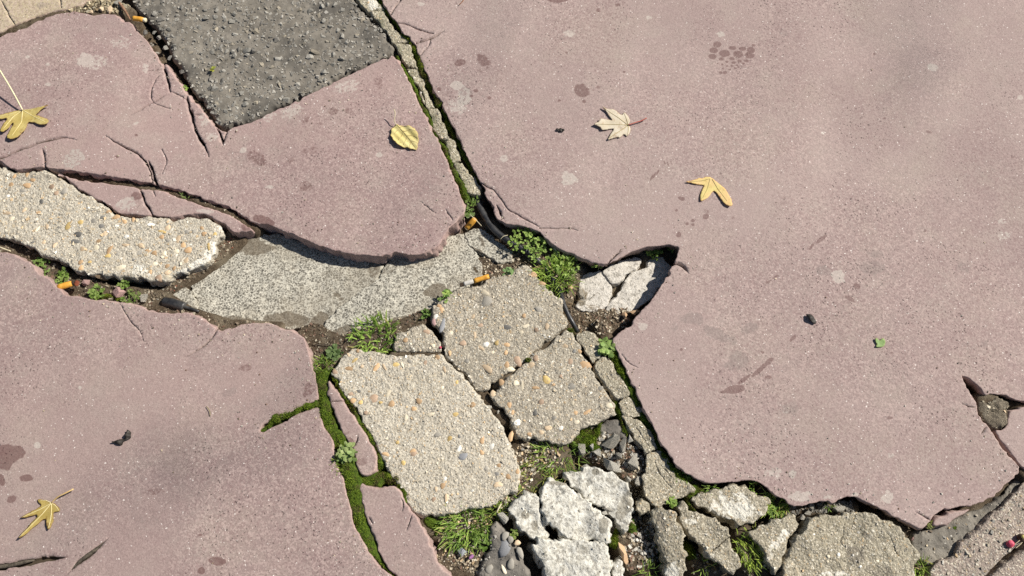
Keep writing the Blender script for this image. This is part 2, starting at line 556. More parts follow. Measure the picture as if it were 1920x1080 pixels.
def slab(name, px, label, cat, mat, z=0.0, bot=-.055, sp=.0042, er=.005, jit=.0011, low=.0012, lowwl=.25,
         rough=(), tilt=(0, 0), cracks=(), stains=(), steps=(), flare=.004, side=.003, smooth=1, seed=0,
         parent=None, group=None, kind=None, edgew=.005, dome=0.0, sided=.55, grow=0.0, chip=.006, fine=.3):
    """irregular piece with a tessellated top, worn rim and rough broken sides"""
    S = Slab()
    poly = P(px, z)
    if area2(poly) < 0:
        poly = poly[::-1]
    if smooth:
        poly = chaikin(poly, smooth)
    poly = resample_closed(poly, min(sp, .0023), z)
    vis = in_frame(poly, z, 70)
    for wl, k in ((.035, 1.0), (.011, .8), (.005, fine)):
        j = jit * k * np.where(vis, 1, .0)
        poly = poly + np.stack([fbm(poly[:, 0], poly[:, 1], wl, 3, 5 + seed), fbm(poly[:, 0], poly[:, 1], wl, 3, 77 + seed)], 1) * j[:, None] * 2
    bite = np.clip(fbm(poly[:, 0], poly[:, 1], .017, 2, 311 + seed) - .28, 0, 1) * np.where(vis, 1, 0)
    t_ = np.roll(poly, -1, 0) - np.roll(poly, 1, 0)
    n_ = np.stack([t_[:, 1], -t_[:, 0]], 1)
    poly = poly - n_ / np.maximum(np.hypot(*n_.T), 1e-9)[:, None] * (bite * chip)[:, None]
    if grow:
        t_ = np.roll(poly, -1, 0) - np.roll(poly, 1, 0)
        n_ = np.stack([t_[:, 1], -t_[:, 0]], 1)
        poly = poly + n_ / np.maximum(np.hypot(*n_.T), 1e-9)[:, None] * grow
    cen = poly.mean(0)
    nb = len(poly)
    tan = np.roll(poly, -1, 0) - np.roll(poly, 1, 0)
    nrm = np.stack([tan[:, 1], -tan[:, 0]], 1)
    nrm /= np.maximum(np.hypot(*nrm.T), 1e-9)[:, None]
    # interior points
    lo, hi = poly.min(0), poly.max(0)
    def grid(s, a, b):
        gx = np.arange(a[0], b[0] + s, s)
        gy = np.arange(a[1], b[1] + s, s * .866)
        X, Y = np.meshgrid(gx, gy)
        X = X + (np.arange(len(gy)) % 2)[:, None] * s * .5
        q = np.stack([X.ravel(), Y.ravel()], 1)
        return q + RNG.uniform(-.18, .18, q.shape) * s
    fr = P([(-60, -60), (1980, -60), (1980, 1140), (-60, 1140)], z)
    a = np.maximum(lo, fr.min(0) - .01)
    b = np.minimum(hi, fr.max(0) + .01)
    pts = [np.zeros((0, 2))]
    if (b > a).all():
        q = grid(sp, a, b)
        pts.append(q[in_frame(q, z, 60)])
    q = grid(.05, lo, hi)
    pts.append(q[~in_frame(q, z, 90)])
    fine = []
    for st in stains:
        if min(st[2], st[3]) < 9:
            x, y, rx, ry = st[:4]
            m = max(rx, ry) + 2
            gx, gy = np.meshgrid(np.arange(x - m, x + m, 1.7), np.arange(y - m, y + m, 1.7))
            fine.append(P(np.stack([gx.ravel(), gy.ravel()], 1) + RNG.uniform(-.3, .3, (gx.size, 2)), z))
    q = np.concatenate(pts + fine)
    q = q[inside(q, poly)]
    d, _ = dist_poly(q, poly)
    q = q[d > sp * .55]
    rings = []
    for f in (.25, .6, 1.0):
        rr = poly[vis] - nrm[vis] * er * f
        if len(rr):
            rr = rr[inside(rr, poly)]
        if len(rr):
            dd, _ = dist_poly(rr, poly)
            rings.append(rr[dd > er * f * .8])
    # cracks: groove lines
    cl = []
    cpts, cedges = [], []
    for c in cracks:
        pl, w, dep = c[0], c[1], c[2]
        wz = resample_open(P(chaikin_open(pl), z), .0028)
        n = len(wz)
        u = np.linspace(0, 1, n)
        endtap = c[3] if len(c) > 3 else (0, 0)
        tp = np.minimum(1, np.minimum(u / .3 + endtap[0], (1 - u) / .3 + endtap[1]))
        tp = np.clip(tp, .12, 1) * (1 + .35 * vn(u * 17, u * 0 + w * 1000, seed))
        dv = np.gradient(wz, axis=0)
        nn = np.stack([dv[:, 1], -dv[:, 0]], 1) / np.maximum(np.hypot(*dv.T), 1e-9)[:, None]
        wz = wz + nn * (fbm(wz[:, 0], wz[:, 1], .014, 3, 9 + seed) * .0022)[:, None]
        ww = w * tp * .82
        cl.append((wz, ww, dep * np.clip(tp * 1.6, 0, 1)))
        for sgn in (-.5, -.33, 0, .33, .5):
            ln = wz + nn * (ww * sgn)[:, None]
            cpts.append(ln)
    q = np.concatenate([q] + rings)
    if cl:
        keep = np.ones(len(q), bool)
        for wz, ww, dep in cl:
            dd, ii = dist_poly(q, wz, False)
            keep &= dd > ww[ii] * .5 + .0007
        q = q[keep]
        cq = np.concatenate(cpts)
        cq = cq[inside(cq, poly)]
        dd, _ = dist_poly(cq, poly)
        q = np.concatenate([q, cq[dd > .0006]])
    allp = np.concatenate([poly, q])
    res = delaunay_2d_cdt([Vector((x, y)) for x, y in allp - cen], [(i, (i + 1) % nb) for i in range(nb)], [], 1, 1e-6)
    V2 = np.array([(v.x, v.y) for v in res[0]]) + cen
    T = np.array([f for f in res[2] if len(f) == 3], np.int32)
    back = {}
    for i, lst in enumerate(res[3]):
        for k in lst:
            back[k] = i
    bi = np.array([back.get(i, 0) for i in range(nb)])
    X, Y = V2.T
    def zf(X, Y):
        zz = z + tilt[0] * (X - cen[0]) + tilt[1] * (Y - cen[1]) + low * fbm(X, Y, lowwl, 2, 3 + seed) * 2
        for (x0, y0), (x1, y1), wd, dz in steps:
            A, B = np.array(P1(x0, y0)), np.array(P1(x1, y1))
            dr = (B - A) / np.hypot(*(B - A))
            sd = (X - A[0]) * -dr[1] + (Y - A[1]) * dr[0]
            al = ((X - A[0]) * dr[0] + (Y - A[1]) * dr[1]) / np.hypot(*(B - A))
            m = np.clip(1.3 - np.abs(al - .5) * 2, 0, 1)
            m = m * m * (3 - 2 * m)
            zz = zz + dz * .5 * (np.tanh(sd / wd) * np.exp(-(sd / (wd * 3.2)) ** 2)) * m
        for wl, am in rough:
            zz = zz + am * fbm(X, Y, wl, 3, 17 + seed, .55) * 1.6
        return zz
    d, _ = dist_poly(V2, poly)
    Z = zf(X, Y)
    if dome:
        Z = Z + dome * (1 - np.exp(-d / er))
    er_l = er * np.clip(1 + 1.1 * fbm(X, Y, .020, 3, 41 + seed), .25, 2.4)
    e = np.clip(1 - d / np.maximum(er_l, 1e-5), 0, 1)
    Z = Z - er_l * .75 * (1 - np.sqrt(np.maximum(0, 1 - e * e)))
    crack_dark = np.zeros(len(V2), np.float32)
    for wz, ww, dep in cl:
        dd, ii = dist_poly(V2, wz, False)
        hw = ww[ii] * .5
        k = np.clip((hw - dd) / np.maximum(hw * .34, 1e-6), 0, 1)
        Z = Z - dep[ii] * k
        crack_dark = np.maximum(crack_dark, k * np.clip(dep[ii] / .005, 0, 1))  # dirt held in the cracks, also painted dark to stand for their shade
    # stains
    st4 = np.zeros((len(V2), 4), np.float32)
    if len(stains):
        pp = inv(V2, z)
        for s in stains:
            x, y, rx, ry, ang, ch, am = s
            ca, sa = math.cos(R(ang)), math.sin(R(ang))
            dx, dy = pp[:, 0] - x, pp[:, 1] - y
            u, v = (dx * ca + dy * sa) / rx, (-dx * sa + dy * ca) / ry
            rr = np.hypot(u, v) + (.38 if min(rx, ry) > 9 else .16) * fbm(V2[:, 0], V2[:, 1], .011, 3, 91)
            soft = 2.2 / max(2.5, min(rx, ry)) + .20
            st4[:, ch] = np.maximum(st4[:, ch], am * np.clip((1 - rr) / soft + .5, 0, 1))
    st4[:, 3] = np.exp(-d / edgew)
    # sides
    rings3 = []
    zb = Z[bi]
    lev = (.12, .38, .7, 1.0)
    P0 = V2[bi]
    for li, t_ in enumerate(lev):
        zz = zb + (bot - zb) * t_
        off = flare * t_ + side * fbm(P0[:, 0] + 3.3 * li, P0[:, 1] + 1.7 * li, .012, 3, 60 + li + seed) * 1.6
        pp_ = P0 + nrm * off[:, None]
        rings3.append(np.stack([pp_[:, 0], pp_[:, 1], zz], 1))
    V = np.concatenate([np.stack([X, Y, Z], 1)] + rings3)
    n0 = len(V2)
    F = [T]
    prev = bi
    for k in range(len(lev)):
        cur = n0 + k * nb + np.arange(nb)
        i1 = np.roll(np.arange(nb), -1)
        F.append(np.stack([prev, cur, cur[i1]], 1))
        F.append(np.stack([prev, cur[i1], prev[i1]], 1))
        prev = cur
    F = np.concatenate(F).astype(np.int32)
    ok = (F[:, 0] != F[:, 1]) & (F[:, 1] != F[:, 2]) & (F[:, 0] != F[:, 2])
    F = F[ok]
    org = np.array([cen[0], cen[1], bot])
    me = mesh_np(name, V - org, F)
    s_all = np.zeros((len(V), 4), np.float32)
    s_all[:n0] = st4
    s_all[n0:, 3] = 1.0
    col_attr(me, 'stain', s_all)
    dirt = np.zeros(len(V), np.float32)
    dirt[:n0] = crack_dark
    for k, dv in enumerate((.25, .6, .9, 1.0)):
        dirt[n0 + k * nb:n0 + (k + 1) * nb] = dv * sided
    da_ = me.attributes.new('dirt', 'FLOAT', 'POINT')  # dirt on the sides, plus the painted darkening of the cracks
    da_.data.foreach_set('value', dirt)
    o = link(name, me, mat, parent, org if parent is None else tuple(org - np.array(parent.location)))
    tag(o, label, cat, group, kind)
    S.o, S.poly, S.z, S.zf, S.org, S.name = o, poly, z, zf, org, name
    return S

def chaikin_open(p):
    p = np.asarray(p, float)
    if len(p) < 3:
        return p
    q = [p[0]]
    for a, b in zip(p[:-1], p[1:]):
        q += [a * .75 + b * .25, a * .25 + b * .75]
    q.append(p[-1])
    return np.array(q)

def strip(cl):
    """centre line with widths (px) -> outline"""
    c = np.asarray(cl, float)
    c = resample_open(c, 12)
    d = np.gradient(c[:, :2], axis=0)
    n = np.stack([-d[:, 1], d[:, 0]], 1) / np.maximum(np.hypot(*d.T), 1e-9)[:, None]
    w = c[:, 2:3] / 2
    return np.concatenate([c[:, :2] + n * w, (c[:, :2] - n * w)[::-1]])

# ------------------------------------------------------------------ loose and set stones
def hull_mesh(name, seed, npts, sq=(1, 1, .7), smooth=False, sub=0):
    rg = np.random.default_rng(seed)
    v = rg.normal(size=(npts, 3))
    v /= np.linalg.norm(v, axis=1)[:, None]
    v *= rg.uniform(.62, 1.0, (npts, 1))
    v *= np.array(sq) * .5
    bm = bmesh.new()
    for q in v:
        bm.verts.new(q)
    bmesh.ops.convex_hull(bm, input=bm.verts)
    for vv in [x for x in bm.verts if not x.link_faces]:
        bm.verts.remove(vv)
    me = bpy.data.meshes.new(name)
    bm.to_mesh(me)
    bm.free()
    for p in me.polygons:
        p.use_smooth = smooth
    return me

def dome_mesh(name, seed):
    rg = np.random.default_rng(seed)
    n = 9
    ph = rg.uniform(0, 6.28, 3)
    v, f = [], []
    for (rad, zz) in ((1.02, -.9), (1.0, 0.0), (.93, .62), (.62, .93)):
        for i in range(n):
            a = 2 * math.pi * i / n
            k = 1 + .13 * math.sin(2 * a + ph[0]) + .12 * math.sin(3 * a + ph[1]) + rg.uniform(-.05, .05)
            v.append((.5 * rad * k * math.cos(a), .5 * rad * k * math.sin(a), zz * .5 * (1 + .1 * math.sin(a + ph[2]))))
    v.append((rg.uniform(-.06, .06), rg.uniform(-.06, .06), .5))
    for r in range(3):
        for i in range(n):
            j = (i + 1) % n
            f += [(r * n + i, r * n + j, (r + 1) * n + j), (r * n + i, (r + 1) * n + j, (r + 1) * n + i)]
    for i in range(n):
        f.append((3 * n + i, 3 * n + (i + 1) % n, 4 * n))
    return mesh_np(name, v, f)

DOMES = [dome_mesh('pebble', 100 + i) for i in range(7)]
HULLS = [hull_mesh('stone_chip', 200 + i, 13, (1, .8, .6)) for i in range(8)]
_cache = {}
def variant(base, mat):
    k = (base.name, mat.name)
    if k not in _cache:
        m = base.copy()
        m.materials.clear()
        m.materials.append(mat)
        _cache[k] = m
    return _cache[k]

def px_axes(x, y, L, W, ang, z):
    ca, sa = math.cos(R(ang)), math.sin(R(ang))
    a0, a1 = P1(x - ca * L / 2, y - sa * L / 2, z), P1(x + ca * L / 2, y + sa * L / 2, z)
    b0, b1 = P1(x + sa * W / 2, y - ca * W / 2, z), P1(x - sa * W / 2, y + ca * W / 2, z)
    return math.hypot(a1[0] - a0[0], a1[1] - a0[1]), math.hypot(b1[0] - b0[0], b1[1] - b0[1]), math.atan2(a1[1] - a0[1], a1[0] - a0[0])

def set_pebbles(S, items, prot=.035):
    for i, (x, y, L, W, ang, c) in enumerate(items):
        X, Y = P1(x, y, S.z)
        zz = float(S.zf(np.array([X]), np.array([Y]))[0])
        l, w, a = px_axes(x, y, L, W, ang, S.z)
        o = link('pebble', variant(DOMES[(i * 5 + len(items)) % len(DOMES)], PEB[c]), None, S.o)
        h = min(l, w) * .62
        o.scale = (l * 1.05, w * 1.05, h)
        o.rotation_euler = (random.uniform(-.12, .12), random.uniform(-.12, .12), a)
        o.location = Vector((X, Y, zz - h * .5 + h * prot * random.uniform(.85, 1.5) + .0008)) - Vector(S.org)

OCT_V = np.array([(1, 0, 0), (-1, 0, 0), (0, 1, 0), (0, -1, 0), (0, 0, 1), (0, 0, -1)], float)
OCT_F = np.array([(0, 2, 4), (2, 1, 4), (1, 3, 4), (3, 0, 4), (2, 0, 5), (1, 2, 5), (3, 1, 5), (0, 3, 5)], np.int32)
CUB_V = np.array([(x, y, zz) for x in (-.7, .7) for y in (-.6, .6) for zz in (-.6, .6)], float)
CUB_F = np.array([(0, 1, 3), (0, 3, 2), (4, 6, 7), (4, 7, 5), (0, 4, 5), (0, 5, 1), (2, 3, 7), (2, 7, 6), (0, 2, 6), (0, 6, 4), (1, 5, 7), (1, 7, 3)], np.int32)

def chips(name, pos, size, col, parent=None, org=(0, 0, 0), flat=.6, kind='stuff', smooth=False, tmpl=None):
    """many tiny stones joined into one mesh"""
    n = len(pos)
    if n == 0:
        return None
    TV, TF = tmpl or (CUB_V, CUB_F)
    k = len(TV)
    v = TV[None] * (1 + RNG.uniform(-.35, .35, (n, k, 3)))
    v = v * np.stack([np.ones(n), RNG.uniform(.55, 1, n), flat * RNG.uniform(.6, 1.1, n)], 1)[:, None, :]
    v = v * (np.asarray(size) * .62)[:, None, None]
    # random rotation: tilt then spin
    ta, tb, sp_ = RNG.uniform(-.5, .5, n), RNG.uniform(-.5, .5, n), RNG.uniform(0, 6.283, n)
    ca, sa = np.cos(ta)[:, None], np.sin(ta)[:, None]
    y, zz = v[..., 1] * ca - v[..., 2] * sa, v[..., 1] * sa + v[..., 2] * ca
    v = np.stack([v[..., 0], y, zz], -1)
    ca, sa = np.cos(tb)[:, None], np.sin(tb)[:, None]
    x, zz = v[..., 0] * ca + v[..., 2] * sa, -v[..., 0] * sa + v[..., 2] * ca
    v = np.stack([x, v[..., 1], zz], -1)
    ca, sa = np.cos(sp_)[:, None], np.sin(sp_)[:, None]
    x, y = v[..., 0] * ca - v[..., 1] * sa, v[..., 0] * sa + v[..., 1] * ca
    v = np.stack([x, y, v[..., 2]], -1) + np.asarray(pos)[:, None, :]
    f = (TF[None] + (np.arange(n) * k)[:, None, None]).reshape(-1, 3)
    me = mesh_np(name, v.reshape(-1, 3) - np.asarray(org), f, smooth)
    col_attr(me, 'col', np.repeat(np.concatenate([np.asarray(col), np.ones((n, 1))], 1), k, 0))
    o = link(name, me, GRIT, parent, None if parent is not None else org)
    if kind:
        o['kind'] = kind
    return o

def rand_in(poly, n):
    lo, hi = poly.min(0), poly.max(0)
    q = RNG.uniform(lo, hi, (int(n * 3) + 50, 2))
    q = q[inside(q, poly)]
    return q[:n]

PAL_SAND = np.array([(.52, .46, .36), (.60, .55, .45), (.48, .40, .28), (.54, .40, .24), (.42, .38, .31), (.68, .64, .55), (.30, .27, .22), (.50, .45, .36), (.57, .50, .38)])
PAL_GREY = np.array([(.25, .235, .205), (.33, .31, .27), (.18, .17, .15), (.40, .375, .325), (.28, .25, .20)])
PAL_SOIL = np.array([(.13, .10, .07), (.20, .16, .11), (.09, .07, .05), (.30, .25, .18), (.16, .10, .07), (.42, .37, .28)])

def palette(p, n, var=.18):
    c = p[RNG.integers(0, len(p), n)]
    return np.clip(c * (1 + RNG.uniform(-var, var, (n, 1))), 0, 1)

def embed_grit(S, dens, smin, smax, pal, prot=.15, name='grit', flat=.6, only_visible=True):
    poly = S.poly
    n = int(abs(area2(poly)) / 2 * dens)
    q = rand_in(poly, n)
    q = q[in_frame(q, S.z, 20)]
    if len(q):
        d, _ = dist_poly(q, poly)
        q = q[d > smax * .35]
    n = len(q)
    if n == 0:
        return
    sz = smin + (smax - smin) * RNG.random(n) ** 2.4
    zz = S.zf(q[:, 0], q[:, 1]) + sz * RNG.uniform(-.25, prot, n)
    chips(name, np.column_stack([q, zz]), sz, palette(pal, n), S.o, S.org, flat)

# ------------------------------------------------------------------ ground: soil bed under and between the slabs
MOUNDS = [  # centre line (x, y, width) in survey points, height of the soil there
    ([(85, 312, 12), (160, 331, 13), (253, 347, 14), (330, 362, 15), (413, 391, 16), (475, 425, 20)], -.009),
    ([(0, 292, 8), (33, 285, 8), (67, 273, 7)], -.006),
    ([(-40, 462, 46), (60, 488, 46), (120, 530, 46), (200, 552, 40), (300, 562, 44), (350, 592, 34), (430, 612, 26), (520, 612, 20)], -.020),
    ([(440, 445, 40), (405, 475, 40), (370, 505, 34), (320, 535, 30)], -.019),
    ([(585, 640, 70), (620, 660, 70)], -.019),
    ([(640, 648, 40), (700, 640, 60), (760, 612, 34), (800, 592, 26)], -.017),
    ([(905, 500, 40), (940, 500, 50), (975, 492, 56), (1000, 480, 50)], -.0275),
    ([(900, 395, 30), (935, 440, 30)], -.030),
    ([(960, 440, 40), (1010, 465, 46), (1060, 505, 60), (1050, 545, 40)], -.024),
    ([(1095, 600, 60), (1140, 605, 50), (1170, 590, 30)], -.033),
    ([(1220, 470, 40), (1260, 475, 30)], -.036),
    ([(985, 850, 60), (1040, 855, 70), (1000, 895, 50), (950, 935, 40)], -.017),
    ([(1100, 835, 50), (1150, 830, 60), (1190, 880, 50)], -.022),
    ([(800, 975, 40), (870, 1000, 90), (860, 1060, 90)], -.016),
    ([(1170, 1000, 50), (1200, 1050, 60)], -.022),
    ([(1230, 985, 30), (1215, 1030, 40)], -.026),
    ([(1400, 1010, 40), (1420, 1060, 50)], -.022),
    ([(1330, 1060, 60)], -.030),
    ([(1440, 930, 30), (1480, 955, 24), (1520, 955, 20), (1560, 955, 20), (1600, 950, 20)], -.020),
    ([(1700, 1010, 40), (1725, 1050, 30)], -.026),
    ([(1862, 772, 58), (1858, 760, 50)], -.0005),
    ([(1890, 755, 14), (1940, 762, 10)], -.010),
    ([(1872, 822, 14), (1893, 850, 14), (1925, 890, 20)], -.008),
    ([(700, 0, 60), (770, 120, 46), (840, 270, 44), (890, 370, 40)], -.020),
    ([(130, 24, 30), (190, 14, 44), (235, 22, 30)], -.006),
    ([(0, 62, 10), (60, 40, 12), (110, 22, 14)], -.004),
    ([(255, 50, 30), (290, 110, 30), (340, 180, 26), (390, 225, 30)], -.020),
    ([(1750, 1010, 60), (1840, 955, 40), (1900, 905, 30)], -.026),
    ([(1640, 965, 20), (1690, 990, 20)], -.030),
    ([(1200, 800, 30), (1250, 870, 26), (1300, 910, 24)], -.018),
    ([(1125, 610, 20), (1165, 690, 20), (1190, 745, 20)], -.018),
    ([(835, 640, 14), (850, 680, 14), (900, 735, 16), (945, 785, 20)], -.013),
    ([(1060, 618, 10), (1000, 668, 10), (930, 722, 12)], -.013),
    ([(735, 664, 10), (830, 662, 10)], -.012),
]
BASEZ = -.045
_m = []
for cl_, zz_ in MOUNDS:
    c_ = np.asarray(cl_, float)
    c_ = resample_open(c_, 8) if len(c_) > 1 else c_
    pw = P(c_[:, :2], zz_)
    sc_ = np.hypot(*(P(c_[:, :2] + [1, 0], zz_) - pw).T)
    _m.append((pw, c_[:, 2] * sc_ / 2, zz_))

def ground_z(X, Y):
    X, Y = np.asarray(X, float), np.asarray(Y, float)
    sh = X.shape
    x, y = X.ravel(), Y.ravel()
    z = np.full(x.shape, BASEZ)
    for pw, hw, zz in _m:
        lo, hi = pw.min(0) - .06, pw.max(0) + .06
        m = (x > lo[0]) & (x < hi[0]) & (y > lo[1]) & (y < hi[1])
        if not m.any():
            continue
        q = np.column_stack([x[m], y[m]])
        if len(pw) > 1:
            d, ii = dist_poly(q, pw, False)
        else:
            d, ii = np.hypot(*(q - pw[0]).T), np.zeros(len(q), int)
        k = np.clip((hw[ii] + .012 - d) / .014, 0, 1)
        k = k * k * (3 - 2 * k)
        zn = BASEZ + (zz - BASEZ) * k
        z[m] = np.maximum(z[m], zn)
    z = z + .0030 * fbm(x, y, .035, 3, 201) + .0016 * fbm(x, y, .009, 2, 207)
    return z.reshape(sh)

def gaxis(lo, hi, s, far):
    a = np.arange(lo, hi + s, s)
    e = np.array([.02, .06, .15, .4, 1.0, 2.5, 6, 15, far])
    return np.concatenate([(lo - e)[::-1], a, hi + e])
gx, gy = gaxis(-1.02, 1.02, .0040, 60), gaxis(-.03, 1.02, .0040, 60)
GX, GY = np.meshgrid(gx, gy)
GZ = ground_z(GX, GY)
nx, ny = len(gx), len(gy)
i0 = (np.arange(ny - 1)[:, None] * nx + np.arange(nx - 1)[None]).ravel()
GF = np.stack([i0, i0 + 1, i0 + nx + 1, i0 + nx], 1)
me = mesh_np('ground', np.stack([GX.ravel(), GY.ravel(), GZ.ravel()], 1), GF)
g = link('ground', me, SOIL)
g['kind'] = 'structure'

# ------------------------------------------------------------------ pink surfacing slabs
W_, PA, GR = 0, 1, 2     # stain channels: dark damp mark, pale mark, grey grime and other grey patches
A_TOP = [(-420, 120), (-200, 100), (-40, 84), (0, 72), (10, 66), (25, 60), (45, 54), (57, 47), (70, 40), (85, 32), (107, 25), (125, 24), (143, 21), (157, 24), (180, 27),
         (213, 25), (225, 33), (247, 43), (252, 55), (262, 63), (275, 77), (285, 90), (297, 105), (305, 118), (307, 127), (311, 116), (325, 138), (345, 165),
         (360, 185), (378, 205), (395, 225), (406, 238), (417, 245), (428, 241), (450, 233), (480, 223), (513, 208), (547, 193), (590, 173), (613, 162),
         (647, 145), (680, 130), (713, 115), (741, 102), (755, 130), (768, 157), (783, 188), (798, 218), (812, 247), (824, 272), (837, 298), (848, 325),
         (858, 350), (866, 375), (872, 391), (868, 403), (853, 418), (838, 432), (830, 448), (824, 460), (812, 468), (790, 477), (762, 478), (737, 475),
         (725, 482), (700, 480), (660, 477), (620, 468), (590, 458), (560, 445), (530, 432), (510, 424), (495, 417), (478, 417), (447, 399), (413, 384),
         (380, 371), (353, 361), (320, 351), (287, 343), (253, 339), (207, 331), (160, 324), (113, 319), (97, 317), (86, 315), (50, 318), (20, 316), (8, 305),
         (0, 300), (-40, 296), (-420, 300)]
A_CR = [
    ([(-5, 298), (18, 291), (33, 285), (67, 272), (100, 263), (118, 258), (145, 264)], .0050, .008, (1, 0)),
    ([(82, 283), (83, 298), (86, 314)], .0036, .016, (.3, 1)),
    ([(200, 257), (225, 272), (255, 286), (272, 300), (280, 318), (286, 342)], .0034, .014, (0, 1)),
    ([(279, 302), (287, 325), (293, 345)], .0055, .020, (.3, 1)),
    ([(302, 280), (313, 295), (310, 312), (303, 325)], .0013, .004),
    ([(308, 128), (313, 145), (316, 160), (318, 172)], .0055, .020, (1, .2)),
    ([(298, 141), (285, 160), (281, 180), (288, 192)], .0022, .008),
    ([(311, 177), (290, 190), (270, 203), (245, 216)], .0024, .008),
    ([(288, 192), (300, 199), (322, 204)], .0012, .005),
    ([(316, 150), (330, 149)], .0013, .005), ([(318, 172), (335, 176), (347, 184)], .0020, .008),
    ([(278, 132), (292, 132), (305, 129)], .0014, .005),
    ([(350, 183), (355, 205), (361, 228), (370, 250), (382, 275), (391, 293)], .0062, .024, (1, 0)),
    ([(360, 214), (378, 213)], .0014, .006),
    ([(406, 240), (412, 253), (418, 269)], .0045, .018, (1, 0)), ([(425, 243), (419, 258), (417, 268)], .0035, .016, (1, .3)),
    ([(835, 395), (845, 408), (848, 413)], .0020, .006), ([(790, 380), (815, 400)], .0010, .003),
]
A_ST = [(172, 117, 26, 17, 0, PA, .52), (163, 113, 15, 11, 0, PA, .8), (225, 80, 20, 13, 0, PA, .46), (140, 300, 20, 17, 0, PA, .5), (140, 300, 22, 19, 0, GR, .5),
        (272, 128, 6, 12, 0, PA, .6), (480, 293, 20, 13, 20, W_, .48), (583, 283, 20, 10, 0, W_, .42), (625, 210, 13, 9, 0, W_, .5), (655, 210, 10, 7, 0, W_, .45),
        (572, 350, 18, 10, 0, W_, .5), (573, 226, 11, 8, 0, W_, .45), (710, 157, 11, 12, 0, W_, .45), (545, 210, 22, 12, -25, PA, .5), (650, 165, 26, 14, -20, PA, .5),
        (505, 218, 16, 10, -25, PA, .5), (490, 303, 12, 8, 0, W_, .5), (385, 222, 12, 14, 30, PA, .5), (395, 255, 12, 9, 0, PA, .5), (505, 350, 7, 4, 0, PA, .9),
        (712, 292, 6, 5, 0, PA, .9), (455, 280, 7, 5, -20, PA, .9), (495, 413, 22, 9, 20, W_, .8), (800, 355, 30, 16, 0, GR, .4), (460, 300, 40, 20, 20, GR, .42),
        (760, 140, 12, 30, -25, GR, .45), (52, 108, 4, 3, 0, PA, 1), (92, 160, 5, 3, 0, PA, 1), (91, 122, 4, 3, 0, PA, .9), (255, 232, 12, 2, -25, PA, .8),
        (256, 254, 3, 2, 0, W_, 1), (221, 295, 4, 2.5, 0, W_, 1), (55, 170, 3, 2, 0, W_, 1), (600, 235, 8, 6, 0, W_, .4), (545, 300, 12, 9, 0, W_, .4)]
SA = slab('paving_slab', A_TOP, 'dusty pink slab with branching cracks holding the fallen oval yellow leaf', 'paving slab', PINK, 0.0, sp=.0040, er=.0020, jit=.0010, low=.0020,
          cracks=A_CR, stains=A_ST, seed=1, flare=.001, side=.0045, edgew=.004, sided=.25, chip=.008, fine=.55,
          steps=[((480, 300), (860, 420), .03, .003)])
SB = slab('paving_slab', [(101, 324), (125, 331), (160, 337), (207, 344), (253, 352), (287, 356), (320, 364), (353, 374), (380, 385), (413, 397), (447, 414), (476, 430),
                          (465, 433), (443, 437), (433, 432), (420, 423), (400, 409), (383, 401), (360, 402), (333, 406), (313, 406), (287, 404), (260, 402), (233, 401),
                          (220, 399), (200, 382), (180, 371), (160, 359), (143, 349), (127, 335)],
          'long narrow pink sliver between the wide crack and the pebbly slab', 'paving slab', PINK, -.0005, sp=.0035, er=.0024, jit=.0012, low=.0008, bot=-.05,
          cracks=[([(262, 352), (268, 368), (275, 385), (286, 403)], .0042, .016, (1, .3)), ([(287, 355), (291, 368)], .0014, .006, (1, 0))],
          stains=[(238, 383, 18, 14, 0, PA, .6), (238, 383, 19, 15, 0, GR, .4), (256, 368, 12, 9, 0, W_, .6), (462, 425, 12, 8, 0, W_, .7), (385, 396, 14, 4, 5, PA, 1)], seed=2)

D_PX = [(-500, 440), (-200, 462), (-40, 470), (0, 473), (20, 475), (33, 478), (50, 490), (67, 500), (83, 517), (100, 530), (110, 542), (127, 551), (150, 556), (180, 562), (200, 562), (220, 566),
        (240, 567), (260, 574), (283, 582), (300, 586), (320, 587), (340, 584), (360, 587), (373, 596), (393, 606), (405, 614), (412, 617), (430, 614), (447, 610),
        (480, 606), (507, 607), (530, 613), (553, 622), (567, 630), (573, 642), (577, 657), (583, 673), (587, 688), (591, 705), (594, 725), (597, 752), (567, 761),
        (530, 776), (500, 791), (485, 808), (500, 803), (527, 791), (553, 777), (580, 768), (598, 760), (601, 775), (607, 797), (626, 827), (628, 863), (637, 887),
        (646, 902), (648, 925), (657, 953), (664, 980), (677, 1007), (693, 1037), (713, 1060), (737, 1079), (760, 1110), (800, 1180), (850, 1300), (880, 1500), (-500, 1500)]
